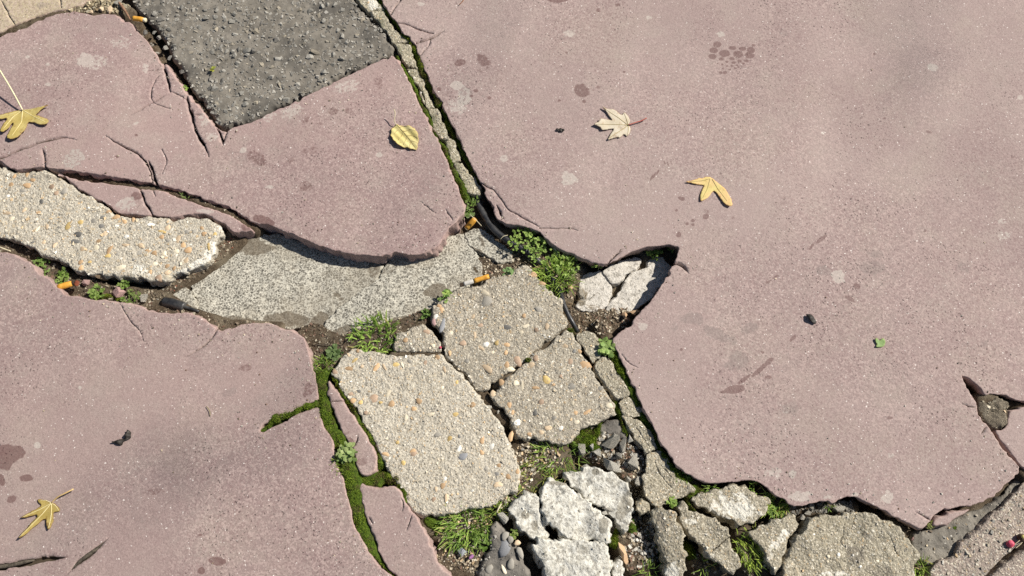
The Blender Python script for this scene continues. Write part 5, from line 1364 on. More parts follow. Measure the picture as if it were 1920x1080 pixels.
soil_grit('grit', [(90, 318, 8), (160, 331, 9), (253, 347, 10), (330, 362, 11), (413, 391, 12), (470, 422, 14)], 420, .0010, .0036, PAL_SOIL, 'crumbs filling the wide crack in the pink surfacing')
soil_grit('grit', [(1862, 772, 52), (1858, 755, 40)], 420, .0012, .0048, np.array([(.24, .20, .145), (.17, .14, .10), (.30, .26, .19), (.12, .10, .07)]), 'crumbly soil clump at the right edge')
soil_grit('grit', [(1868, 815, 10), (1893, 850, 10), (1920, 885, 14)], 160, .0010, .004, np.concatenate([PAL_SOIL, PAL_SAND[:3]]), 'grit in the right hand joint')
soil_grit('grit', [(440, 445, 30), (405, 475, 34), (360, 510, 30), (310, 542, 24)], 420, .0012, .0045, np.concatenate([PAL_SOIL, np.array([(.22, .07, .04)])]), 'rusty crumbs at the broken end of the pebbly slab')
soil_grit('grit', [(1470, 955, 24), (1530, 952, 20), (1600, 948, 20)], 300, .0014, .006, PAL_GREY * .7, 'dark crumbs under the slab rim above the boulder')
soil_grit('grit', [(250, 40, 16), (290, 105, 16), (345, 178, 14), (400, 232, 16)], 350, .0014, .0065, PAL_GREY * .8, 'crumbs along the broken asphalt margin')

CLUMP = simple_mat('dry_soil', (.175, .145, .105), (.285, .24, .18), 150, .95, 1.0, .005, .1, c3=(.33, .285, .215), s3=40)
cs = slab('soil_clump', [(1829, 758), (1838, 748), (1850, 742), (1868, 741), (1884, 749), (1893, 760), (1893, 778), (1887, 797), (1870, 806), (1856, 803), (1843, 790), (1833, 775)], 'crumbly clump of dry soil plugging the hole at the right edge', 'soil', CLUMP, -.0020, sp=.0028, er=.006, jit=.002,
          low=.002, lowwl=.03, rough=((.014, .0022), (.005, .0012)), dome=.006, seed=140, bot=-.04)
embed_grit(cs, 60000, .0014, .0046, np.array([(.24, .20, .145), (.17, .14, .10), (.32, .28, .20), (.40, .35, .25)]), .9)

# ------------------------------------------------------------------ moss
def moss(px, label, z, dens=2.6e6, hue=0, dome=.003, er=.010, hmax=.0032, bot=-.05, seed=0, dark=0.0):
    S = slab('moss', px, label, 'moss', MOSS, z, sp=.0030, er=er, jit=.0028, low=.0016, lowwl=.03, rough=((.012, .0012), (.005, .0008)), bot=bot, seed=seed, kind='stuff', dome=dome)
    A = abs(area2(S.poly)) / 2
    q = rand_in(S.poly, int(A * dens))
    q = q[in_frame(q, z, 10)]
    n = len(q)
    d, _ = dist_poly(q, S.poly)
    e = np.clip(1 - d / er, 0, 1)
    zz = S.zf(q[:, 0], q[:, 1]) + dome * (1 - np.exp(-d / er)) - er * .75 * (1 - np.sqrt(np.maximum(0, 1 - e * e))) - .0005
    h = RNG.uniform(.4, 1, n) * hmax
    w = RNG.uniform(.25, .55, n) * .0014
    a, tl = RNG.uniform(0, 6.283, n), RNG.uniform(0, .9, n)
    b = RNG.uniform(0, 6.283, n)
    base = np.column_stack([q, zz])
    u = np.column_stack([np.cos(b) * w, np.sin(b) * w, np.zeros(n)])
    tip = base + np.column_stack([np.cos(a) * np.sin(tl) * h, np.sin(a) * np.sin(tl) * h, np.cos(tl) * h])
    v = np.stack([base - u, base + u, tip], 1).reshape(-1, 3)
    f = np.arange(3 * n).reshape(-1, 3)
    me = mesh_np('moss_fuzz', v - S.org, f, False)
    k = fbm(q[:, 0], q[:, 1], .012, 2, 400)[:, None] * .5 + .5 + RNG.uniform(-.25, .25, (n, 1))
    dead = (fbm(q[:, 0], q[:, 1], .02, 3, 433) > .22) & (RNG.random(n) < .75)
    k = np.clip(k, 0, 1)
    c = np.array([(.105, .145, .016)]) * (1 - k) + np.array([(.280 + hue * .09, .370, .042)]) * k
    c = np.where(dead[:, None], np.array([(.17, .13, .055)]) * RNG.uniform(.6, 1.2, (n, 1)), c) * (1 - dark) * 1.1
    c = np.concatenate([c, np.ones((n, 1))], 1)
    col_attr(me, 'col', np.repeat(c, 3, 0))
    o = link('moss_fuzz', me, MOSSF, S.o)
    o['kind'] = 'stuff'
    return S
moss(strip([(601, 690, 30), (605, 730, 30), (610, 765, 30), (618, 795, 34), (635, 825, 38), (645, 850, 40), (650, 880, 38), (660, 905, 44), (662, 930, 38), (672, 970, 30), (684, 1000, 28), (700, 1035, 26), (720, 1060, 20), (738, 1082, 10)]),
     'long bright moss band filling the joint left of the tongue piece', -.0042, seed=1)
moss(strip([(620, 700, 16), (635, 721, 18), (650, 745, 18), (663, 770, 20), (680, 800, 20), (697, 824, 20), (711, 850, 22), (714, 880, 26)]), 'narrow moss band between tongue piece and sandy slab', -.0060, seed=2, hue=.3)
moss(strip([(662, 893, 24), (690, 901, 26), (715, 898, 28), (740, 892, 24), (755, 922, 22), (768, 946, 16), (780, 962, 12)]), 'moss link between the two moss bands', -.0058, seed=3, hue=.2)
moss(strip([(600, 756, 16), (570, 764, 16), (540, 777, 16), (510, 792, 14), (484, 808, 8)]), 'short moss spur running left into the pink slab', -.0030, seed=4, er=.006, dome=.002)
moss(strip([(1152, 655, 18), (1165, 690, 20), (1178, 718, 20), (1190, 745, 18), (1198, 762, 14)]), 'moss band beside the long mortar block on the right', -.0075, seed=5)
moss(strip([(1200, 768, 18), (1215, 790, 18), (1235, 830, 18), (1255, 862, 16), (1278, 892, 16), (1300, 908, 18)]), 'thin moss band under the rim of the vast slab', -.0095, seed=6)
moss([(1290, 912), (1304, 905), (1322, 912), (1330, 920), (1312, 924), (1298, 934), (1295, 944), (1305, 955), (1296, 958), (1286, 944), (1284, 930)], 'small bright moss hook between kite block and white crusted stone', -.010, seed=7)
moss([(1068, 832), (1084, 806), (1104, 798), (1132, 788), (1124, 806), (1114, 820), (1128, 845), (1106, 840), (1086, 836)], 'triangular moss patch below the brownish pebble slab', -.014, seed=8)
moss(strip([(712, -8, 14), (727, 16, 14), (741, 38, 14), (756, 60, 13), (772, 80, 10)]), 'moss on the gutter strip near the top border', -.0065, seed=9, hue=.5, er=.005, dome=.002)
moss(strip([(776, 84, 12), (783, 106, 14), (794, 130, 14), (806, 156, 15), (818, 180, 15), (827, 198, 13)]), 'moss along the right flank of the gutter strip', -.0065, seed=10, hue=.6, er=.005, dome=.002)
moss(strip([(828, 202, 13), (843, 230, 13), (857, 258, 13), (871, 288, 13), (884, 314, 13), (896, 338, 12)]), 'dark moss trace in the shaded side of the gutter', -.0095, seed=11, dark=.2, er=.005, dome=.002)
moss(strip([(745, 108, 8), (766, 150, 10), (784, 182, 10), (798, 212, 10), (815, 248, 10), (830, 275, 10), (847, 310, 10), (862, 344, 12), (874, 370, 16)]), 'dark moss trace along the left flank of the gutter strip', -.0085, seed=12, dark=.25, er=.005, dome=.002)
moss([(1141, 1010), (1150, 990), (1160, 997), (1162, 1015), (1155, 1028), (1144, 1024)], 'bright little moss cushion between the white lumps', -.012, seed=13, hue=.5)
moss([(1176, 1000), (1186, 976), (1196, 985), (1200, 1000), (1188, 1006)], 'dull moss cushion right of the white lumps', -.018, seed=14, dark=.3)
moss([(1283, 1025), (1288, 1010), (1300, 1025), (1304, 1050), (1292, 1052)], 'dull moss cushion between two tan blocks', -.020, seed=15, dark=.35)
moss([(788, 964), (812, 966), (832, 975), (828, 995), (812, 1008), (800, 990)], 'moss patch under the lower corner of the sandy slab', -.014, seed=16)
moss(strip([(1145, 745, 8), (1152, 756, 10), (1160, 770, 10), (1165, 795, 10), (1180, 815, 8)]), 'moss thread between brownish slab and the mortar strip', -.014, seed=17, dark=.1, er=.006)
moss(strip([(1062, 622, 8), (1072, 618, 12), (1080, 625, 6)]), 'tiny moss tuft at the upper corner of the brownish slab', -.008, seed=18, er=.005)
moss([(984, 672), (992, 667), (998, 671), (993, 680), (985, 682)], 'dot of moss in the joint between two pebble slabs', -.004, seed=19, er=.004)
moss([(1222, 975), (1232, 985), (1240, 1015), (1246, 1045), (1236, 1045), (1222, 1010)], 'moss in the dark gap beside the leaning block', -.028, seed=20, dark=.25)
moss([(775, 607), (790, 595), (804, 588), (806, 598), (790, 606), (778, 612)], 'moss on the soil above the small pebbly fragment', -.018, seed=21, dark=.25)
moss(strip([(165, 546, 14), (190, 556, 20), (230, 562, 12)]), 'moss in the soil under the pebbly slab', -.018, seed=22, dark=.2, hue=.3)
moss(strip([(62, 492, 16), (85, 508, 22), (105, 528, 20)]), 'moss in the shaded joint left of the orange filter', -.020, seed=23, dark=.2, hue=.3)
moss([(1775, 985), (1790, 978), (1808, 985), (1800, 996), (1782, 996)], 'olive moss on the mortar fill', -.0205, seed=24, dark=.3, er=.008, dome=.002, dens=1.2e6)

# ------------------------------------------------------------------ grass tufts and weeds
def blades(name, label, x, y, rad, n, lmin, lmax, width=.0022, z=None, up=.6, lean=None, group='grass tufts', c0=(.10, .20, .035), c1=(.34, .50, .13), cat='grass', dry=.05, bright=(1.15, 1.06, .9)):
    X, Y = P1(x, y, z if z is not None else -.018)
    gz = float(ground_z(np.array([X]), np.array([Y]))[0]) if z is None else z
    sc = px_axes(x, y, 1, 1, 0, -.018)[0]
    V, F, C = [], [], []
    for i in range(n):
        a = random.uniform(0, 2 * math.pi)
        r = rad * sc * math.sqrt(random.random()) * .85
        bx, by = r * math.cos(a), r * math.sin(a)
        da = a + random.gauss(0, 1.1)
        if lean is not None and random.random() < .6:
            da = lean + random.uniform(-.8, .8)
        L = random.uniform(lmin, lmax) * .85
        el = up + random.uniform(-.45, .7)
        drop = random.uniform(.6, 1.8)
        seg = 5
        p = np.array([bx, by, -.004])
        k = random.random()
        col = (np.array(c0) * (1 - k) + np.array(c1) * k) * np.array(bright)
        if random.random() < dry:
            col = np.array((.40, .32, .13))
        sd = np.array([-math.sin(da), math.cos(da), random.uniform(-.5, .5)])
        w = width * random.uniform(.6, 1.15)
        n0 = len(V)
        for s in range(seg + 1):
            t = s / seg
            ww = w * .5 * (1 - t ** 1.6) * (1.0 if s else .7)
            V += [tuple(p - sd * ww), tuple(p + sd * ww)]
            C += [(*col, 1)] * 2
            e = el - drop * t * t
            p = p + np.array([math.cos(da) * math.cos(e), math.sin(da) * math.cos(e), math.sin(e)]) * L / seg
            p[2] = max(p[2], .001)
        for s in range(seg):
            b = n0 + 2 * s
            F += [(b, b + 1, b + 3), (b, b + 3, b + 2)]
    me = mesh_np(name, V, F)
    col_attr(me, 'col', C)
    o = link(name, me, GREEN, None, (X, Y, gz))
    tag(o, label, cat, group)
    return o
blades('grass_tuft', 'bushy broad bladed grass tuft above the sandy slab', 702, 634, 48, 190, .012, .034, .0032, -.017, .75)
blades('grass_tuft', 'dense fine grass tuft at the foot of the weeds', 1042, 520, 40, 260, .016, .036, .0018, -.016, .95, c1=(.40, .58, .13))
blades('grass_tuft', 'dense low grass tuft below the sandy slab', 872, 984, 52, 300, .012, .032, .0021, -.013, .75)
blades('grass_tuft', 'thin straggling grass between the pebble slabs and white rubble', 1052, 852, 52, 150, .012, .030, .0017, -.016, .55)
blades('grass_tuft', 'sparse yellowish grass left of the white rubble', 1000, 893, 44, 110, .010, .026, .0016, -.016, .55, c1=(.44, .50, .14), dry=.15)
blades('grass_tuft', 'sparse grass at the lower right corner of the sandy slab', 945, 935, 26, 60, .010, .026, .0017, -.015, .6)
blades('grass_tuft', 'small yellow green tuft right of the dense low grass', 925, 958, 22, 45, .010, .024, .0015, -.014, .6, c1=(.46, .52, .15), dry=.2)
blades('grass_tuft', 'tall narrow grass tuft between the tan blocks', 1408, 1030, 40, 170, .014, .036, .0020, -.020, .8, lean=-1.2, c1=(.42, .56, .12))
blades('grass_tuft', 'grass tuft right of the white crusted stone', 1455, 944, 26, 90, .012, .030, .0019, -.016, .7, c1=(.44, .58, .13))
blades('grass_tuft', 'thin grass above the white crusted stone', 1418, 917, 16, 34, .010, .024, .0014, -.014, .5)
blades('grass_tuft', 'grass wisp at the tip of the moss hook', 1336, 914, 14, 40, .008, .018, .0014, -.010, .6)
blades('grass_tuft', 'grass wisp under the rim of the vast slab', 1280, 890, 14, 36, .008, .020, .0014, -.012, .6)
blades('grass_tuft', 'grass tuft beside the boulder on its right', 1728, 1062, 20, 60, .010, .024, .0017, -.020, .6, c1=(.38, .52, .13))
blades('grass_tuft', 'thin bent grass in the shaded gap below the tan block', 1322, 1056, 20, 22, .016, .034, .0015, -.024, .6)
blades('grass_tuft', 'grass wisp at the bottom border below the flint splinter', 1215, 1072, 18, 40, .010, .022, .0015, -.018, .6)
blades('grass_tuft', 'short grass on the mossy joint left of the tongue piece', 641, 868, 22, 120, .006, .014, .0014, -.004, .9, c1=(.40, .54, .11))
blades('grass_tuft', 'fine grass sprouting at the head of the moss band', 604, 686, 20, 110, .007, .016, .0014, -.008, .9, c1=(.40, .56, .14))
blades('grass_tuft', 'tiny grass wisp in the wide crack', 350, 363, 12, 26, .006, .013, .0010, -.006, .5, c1=(.22, .27, .13))
blades('grass_tuft', 'tiny green wisp on the slab rim above the boulder', 1556, 950, 8, 16, .006, .013, .0012, -.014, .6)
blades('grass_tuft', 'dark grass sprigs in the gap left of the leaning block', 1232, 1015, 30, 50, .008, .018, .0016, -.026, .6, c0=(.03, .07, .012), c1=(.08, .16, .03))
blades('dry_straw', 'dry straw roots on the soil left of the hole', 1085, 585, 46, 70, .012, .030, .0008, -.030, .15, c0=(.20, .14, .08), c1=(.36, .27, .15), group=None, cat='straw', dry=0, bright=(1, 1, 1))

def weed(label, x, y, rad, n, ls, z=-.022, c0=(.12, .22, .04), c1=(.40, .56, .17), up=.02, name='weed', stemc=(.16, .22, .07), round_=.75, group='weeds', parts=0):
    """little creeping plant: thin stems, small oval leaves; the largest leaves are parts"""
    X, Y = P1(x, y, z)
    sc = px_axes(x, y, 1, 1, 0, z)[0]
    root = None
    V, F, C = [], [], []
    def leaf(p, da, L, W, pitch, col, V, F, C):
        n0 = len(V)
        d = np.array([math.cos(da) * math.cos(pitch), math.sin(da) * math.cos(pitch), math.sin(pitch)])
        s = np.array([-math.sin(da), math.cos(da), 0])
        u = np.cross(d, s)
        prof = [(0, 0), (.22, .36), (.55, .5), (.85, .32), (1, 0)]
        for t, w in prof:
            V += [tuple(p + d * L * t + s * W * w - u * w * W * .25), tuple(p + d * L * t), tuple(p + d * L * t - s * W * w - u * w * W * .25)]
            C += [(*col, 1), (*(np.array(col) * .85), 1), (*col, 1)]
        for k in range(4):
            for j in range(2):
                b = n0 + 3 * k + j
                F += [(b, b + 1, b + 4), (b, b + 4, b + 3)]
    big = []
    for i in range(n):
        a = random.uniform(0, 6.283)
        r = rad * sc * math.sqrt(random.random())
        p = np.array([r * math.cos(a), r * math.sin(a), random.uniform(.003, .003 + up)])
        k = random.random()
        col = (np.array(c0) * (1 - k) + np.array(c1) * k) * np.array((1.12, 1.05, .9))
        # stem
        q = p * np.array([.75, .75, 0])
        n0 = len(V)
        sd = np.array([-math.sin(a), math.cos(a), 0]) * .0005
        V += [tuple(q - sd), tuple(q + sd), tuple(p + sd), tuple(p - sd)]
        C += [(*stemc, 1)] * 4
        F += [(n0, n0 + 1, n0 + 2), (n0, n0 + 2, n0 + 3)]
        for m in range(random.randint(2, 4)):
            L = ls * random.uniform(.6, 1.2)
            args = (p, random.uniform(0, 6.283), L, L * round_, random.uniform(-.2, .6), col * random.uniform(.85, 1.15))
            if parts and i < parts and m == 0:
                big.append(args)
            else:
                leaf(*args, V, F, C)
    me = mesh_np('sprig' if parts else name, V, F)
    col_attr(me, 'col', C)
    if parts:
        root = link(name, None, None, None, (X, Y, z))
        link('sprig', me, GREEN, root)
        for args in big:
            v, f, c = [], [], []
            p, da, L, W, pit, col = args
            leaf(p + np.array([0, 0, .003]), da, L * 1.05, W * 1.05, pit, col, v, f, c)
            m2 = mesh_np('leaf', v, f)
            col_attr(m2, 'col', c)
            link('leaf', m2, GREEN, root)
    else:
        root = link(name, me, GREEN, None, (X, Y, z))
    tag(root, label, 'weed', group)
    return root
weed('leafy weed clump beside the curving black cable', 980, 453, 27, 62, .0046, -.016, up=.009)
weed('spreading weed clump under the edge of the vast slab', 1018, 474, 27, 62, .0046, -.016, up=.009)
weed('weed clump right behind the fine grass tuft', 1060, 502, 24, 52, .0046, -.018, up=.009)
weed('single sprout left of the pale hole flakes', 1121, 504, 8, 8, .0065, -.026, parts=3)
weed('weed in the shaded tip of the hole', 1226, 474, 13, 22, .0055, -.034, up=.010)
weed('faint weed in the darkest corner of the hole', 1258, 466, 9, 14, .0050, -.034, up=.010)
weed('pale serrated weed at the corner of the vast slab', 1137, 652, 15, 26, .0085, -.010, c0=(.18, .30, .09), c1=(.36, .50, .19), up=.006, parts=8)
weed('round leaved sprout on the edge of the greyish slab', 951, 507, 9, 6, .0075, -.012, c0=(.16, .28, .12), c1=(.26, .40, .18), parts=3, up=.006)
weed('small weed in the joint left of the greyish slab', 838, 561, 13, 22, .0055, -.016, c0=(.08, .18, .04), up=.008)
weed('small weed in the joint by the bluish stone', 799, 590, 10, 14, .0045, -.018, up=.006, c1=(.14, .24, .07))
weed('silvery leaved weed in the moss left of the tongue piece', 652, 852, 15, 30, .0085, -.003, c0=(.20, .30, .11), c1=(.40, .50, .24), up=.006, parts=10, round_=.6)
weed('weed row under the left end of the pebbly slab', 78, 505, 20, 34, .0048, -.020, up=.006, c1=(.24, .36, .13))
weed('weed beside the orange filter', 118, 520, 14, 26, .0050, -.020, up=.006, c1=(.28, .38, .13))
weed('weed by the pink crumb', 186, 551, 13, 30, .0050, -.018, up=.008, c1=(.30, .42, .14))
weed('weed above the pink crumb', 236, 536, 9, 16, .0046, -.018, up=.006, c1=(.26, .36, .12))
weed('sparse weed right of the pink crumb', 248, 560, 16, 26, .0042, -.018, up=.005, c1=(.20, .26, .10))
weed('weed at the lower end of the gutter strip', 884, 378, 14, 30, .0042, -.020, up=.006, c1=(.22, .28, .12))
weed('weed beside the curled cigarette filter', 876, 402, 12, 22, .0045, -.018, up=.006, c1=(.22, .30, .14))
weed('dark weed by the head of the moss band', 628, 664, 14, 22, .0065, -.016, c0=(.05, .09, .03), c1=(.20, .30, .13), up=.006)
weed('weed between white crusted stone and the wedge', 1447, 960, 10, 18, .0045, -.018, up=.005)
weed('weed by the kite block lower corner', 1259, 943, 10, 20, .0045, -.014, up=.005)
weed('weed sprigs left of the dark asphalt lump', 905, 1015, 16, 26, .0045, -.014, up=.006, c1=(.16, .26, .06))
weed('tiny weed in the gap below the leftmost white lump', 965, 1003, 8, 12, .0040, -.012, up=.004, c1=(.25, .32, .10))
weed('tiny weed on the corner between pink crescent and mortar', 1742, 984, 8, 12, .0036, -.010, up=.003, c0=(.10, .12, .03), c1=(.20, .23, .07))
weed('tiny sprout at the asphalt margin', 348, 167, 5, 7, .0035, -.010, up=.003)
weed('tiny sprout on the asphalt', 401, 131, 4, 5, .0040, -.004, up=.002, c1=(.40, .42, .08))

# ------------------------------------------------------------------ tubes: cable, pipe, twigs
def tube(name, pts, rad, mat, parent=None, seg=10, org=None, sub=4):
    p = np.asarray(pts, float)
    t = np.arange(len(p))
    u = np.linspace(0, len(p) - 1, (len(p) - 1) * sub + 1)
    from_ = []
    for k in range(3):   # Catmull-Rom
        out = []
        for x in u:
            i = min(int(x), len(p) - 2)
            f = x - i
            a, b, c, d = p[max(i - 1, 0), k], p[i, k], p[i + 1, k], p[min(i + 2, len(p) - 1), k]
            out.append(.5 * (2 * b + (c - a) * f + (2 * a - 5 * b + 4 * c - d) * f * f + (3 * b - a - 3 * c + d) * f ** 3))
        from_.append(out)
    q = np.array(from_).T
    r = np.interp(u, t, rad) if np.ndim(rad) else np.full(len(q), rad)
    tg = np.gradient(q, axis=0)
    tg /= np.maximum(np.linalg.norm(tg, axis=1), 1e-9)[:, None]
    up = np.array([0, 0, 1.0])
    s = np.cross(tg, up)
    s /= np.maximum(np.linalg.norm(s, axis=1), 1e-9)[:, None]
    v = np.cross(s, tg)
    an = np.linspace(0, 2 * math.pi, seg, endpoint=False)
    V = (q[:, None, :] + r[:, None, None] * (np.cos(an)[None, :, None] * s[:, None, :] + np.sin(an)[None, :, None] * v[:, None, :])).reshape(-1, 3)
    F = []
    for i in range(len(q) - 1):
        for j in range(seg):
            k = (j + 1) % seg
            a, b, c, d = i * seg + j, i * seg + k, (i + 1) * seg + k, (i + 1) * seg + j
            F += [(a, b, c), (a, c, d)]
    n0 = len(V)
    V = np.concatenate([V, q[:1], q[-1:]])
    for j in range(seg):
        k = (j + 1) % seg
        F += [(n0, k, j), (n0 + 1, (len(q) - 1) * seg + j, (len(q) - 1) * seg + k)]
    og = np.array(org) if org is not None else q[0]
    me = mesh_np(name, V - og, F)
    return link(name, me, mat, parent, None if parent is not None else tuple(og))

def W3(x, y, z):
    a = P1(x, y, z)
    return (a[0], a[1], z)
RUB = simple_mat('black_rubber', (.016, .016, .017), (.034, .034, .035), 120, .38, .25, .001, .5, c3=(.060, .058, .055), s3=40)
c_ = tube('cable', [W3(893, 372, -.020), W3(903, 394, -.016), W3(915, 416, -.014), W3(932, 436, -.013), W3(955, 453, -.014), W3(980, 467, -.016), W3(1003, 483, -.020), W3(1030, 515, -.024), W3(1048, 545, -.019),
                      W3(1056, 568, -.014), W3(1064, 588, -.013), W3(1073, 604, -.014), W3(1083, 622, -.022)], [.0058, .0058, .0058, .0056, .0055, .0053, .005, .0045, .0042, .0042, .0040, .0038, .0038], RUB, seg=14)
tag(c_, 'black rubber cable curving through the weeds in the joint', 'cable')
pp_ = tube('cylinder', [W3(308, 566, -.022), W3(322, 568, -.020), W3(335, 572, -.019), W3(346, 576, -.019)], .0078, RUB, seg=16)  # black cylinder with a thin tail, put where the soil shows a dark slot
tag(pp_, 'short thick black pipe stub in the soil under the grey fragment', 'cylinder')
tube('thin_end', [W3(345, 575, -.018), W3(358, 579, -.017), W3(373, 584, -.017)], [.003, .0026, .002], RUB, pp_, 10, org=pp_.location)

WOOD = simple_mat('dry_twig', (.055, .045, .034), (.12, .10, .075), 180, .9, .6, .002, .2)
STRAW = simple_mat('dry_stalk', (.52, .45, .28), (.66, .58, .40), 120, .7, .2, .001, .3)
def twig(label, pts, rad, mat=WOOD, cat='twig', name='twig'):
    o = tube(name, [W3(*q) for q in pts], rad, mat, seg=6, sub=3)
    return tag(o, label, cat)
twig('dark rotten twig lying in the slanting gouge', [(134, 1068, -.003), (150, 1052, -.001), (166, 1040, 0), (180, 1030, 0), (196, 1017, -.001)], [.0010, .0026, .0032, .0026, .0008])
twig('dark bark strip lying in the long gouge at the left border', [(-12, 1064, -.005), (20, 1060, -.004), (45, 1054, -.004), (65, 1050, -.005)], [.003, .0032, .0028, .001])
twig('white stalk left of the white rubble', [(931, 962, -.004), (935, 953, -.002), (940, 945, -.002)], [.0008, .0012, .0008], STRAW, 'stalk', 'stalk')
twig('brown twig in the debris above the pink slab', [(222, 3, -.001), (230, 14, .002), (238, 26, .002), (246, 40, -.001)], [.002, .0028, .0022, .001], simple_mat('brown_bark', (.16, .085, .05), (.27, .16, .10), 150, .8, .4, .002))
twig('thin dark stalk left of the bushy grass tuft', [(590, 646, -.016), (610, 647, -.014), (640, 647, -.013)], .0007)
twig('hair thin curled stalk on the large dusty slab', [(387, 762, .0015), (393, 770, .002), (394, 780, .001)], .0005, simple_mat('grass_stalk', (.16, .15, .05), (.22, .20, .08), 100))
twig('tiny twig on the pink slab at the top border', [(861, 9, .001), (867, 3, .002), (871, -3, .001)], .0007, simple_mat('rust_stalk', (.20, .07, .03), (.28, .12, .05), 100))
twig('bent pale grass stalk crossing the black cable', [(938, 449, -.006), (944, 443, -.003), (952, 441, -.004)], .0005, STRAW, 'stalk', 'stalk')
twig('pale root hanging from the slab rim above the weeds', [(1026, 452, -.008), (1036, 461, -.010), (1043, 470, -.012), (1045, 482, -.018)], [.0014, .0016, .0016, .001], simple_mat('pale_root', (.42, .40, .36), (.56, .54, .50), 100), 'root', 'root')
twig('pale straw at the left border below the pebbly slab', [(-4, 462, -.010), (8, 467, -.006), (20, 471, -.002)], [.001, .0016, .0008], STRAW, 'straw', 'straw')

# ------------------------------------------------------------------ cigarette ends
def cyl_between(name, a, b, r, mat, parent, org, crush=.9, n=14, hollow=False):
    a, b = np.array(a), np.array(b)
    d = (b - a) / np.linalg.norm(b - a)
    s = np.cross(d, (0, 0, 1.0))
    s /= np.linalg.norm(s)
    u = np.cross(s, d)
    an = np.linspace(0, 2 * math.pi, n, endpoint=False)
    V, F = [], []
    rings = 7
    for i in range(rings):
        t = i / (rings - 1)
        rr = r * (1 + .05 * math.sin(9 * t + a[0] * 300)) * (.90 if i in (0, rings - 1) else 1)
        tt = t + (0.0)
        for w in an:
            V.append(a + (b - a) * tt + s * math.cos(w) * rr + u * math.sin(w) * rr * crush)
    for i in range(rings - 1):
        for j in range(n):
            k = (j + 1) % n
            F += [(i * n + j, i * n + k, (i + 1) * n + k), (i * n + j, (i + 1) * n + k, (i + 1) * n + j)]
    V += [a, b]
    m = rings * n
    for j in range(n):
        k = (j + 1) % n
        F += [(m, k, j), (m + 1, (rings - 1) * n + j, (rings - 1) * n + k)]
    me = mesh_np(name, np.array(V) - np.array(org), F)
    return link(name, me, mat, parent)
CORK = simple_mat('cork_paper', (.58, .28, .035), (.68, .36, .06), 160, .6, .25, .0006, .3, c3=(.48, .21, .03), s3=120)
PAPER = simple_mat('white_paper', (.46, .43, .38), (.60, .57, .52), 160, .7, .3, .0008, .3)
FIBRE = simple_mat('filter_fibre', (.62, .55, .36), (.74, .68, .50), 200, .9, .4, .0008, .2)
ASH = simple_mat('burnt_ash', (.035, .026, .02), (.10, .07, .05), 220, .95, .8, .002, .1)
def butt(label, a, b, r, cork=(0, 1), paper=None, ash=None, fibre=None, crush=.92):
    A, B = np.array(W3(*a)), np.array(W3(*b))
    root = link('cigarette_end', None, None, None, tuple((A + B) / 2 - np.array([0, 0, r])))
    tag(root, label, 'cigarette')
    og = np.array(root.location)
    L = lambda t: A + (B - A) * t
    cyl_between('filter', L(cork[0]), L(cork[1]), r, CORK, root, og, crush)
    if paper:
        cyl_between('paper', L(paper[0]), L(paper[1]), r * .93, PAPER, root, og, crush * .9)
    if ash:
        cyl_between('burnt_tip', L(ash[0]), L(ash[1]), r * .85, ASH, root, og, crush * .8)
    if fibre:
        cyl_between('filter_core', L(fibre[0]), L(fibre[1]), r * .86, FIBRE, root, og, crush)
    return root
butt('orange cigarette filter standing askew at the gutter end', (874, 429, -.020), (891, 410, -.008), .0048, (0.06, 1), fibre=(0, .06))
butt('cigarette end with white paper and burnt tip on the greyish slab', (862, 535, -.004), (917, 518, -.001), .0040, (.48, 1), paper=(.14, .485), ash=(0, .145))
butt('orange cigarette filter lying in the weeds under the pebbly slab', (109, 539, -.004), (137, 531, -.006), .0050, (0, .93), ash=(.93, 1.08))
butt('orange cigarette filter on the dark edge of the asphalt', (250, 34, .002), (274, 38, .003), .0046, (0, .8), fibre=(.8, 1.0))
twig('thin yellow stalk across the cigarette filter', [(880, 402, -.006), (891, 411, .000), (903, 424, -.012)], .0006, STRAW, 'stalk', 'stalk')

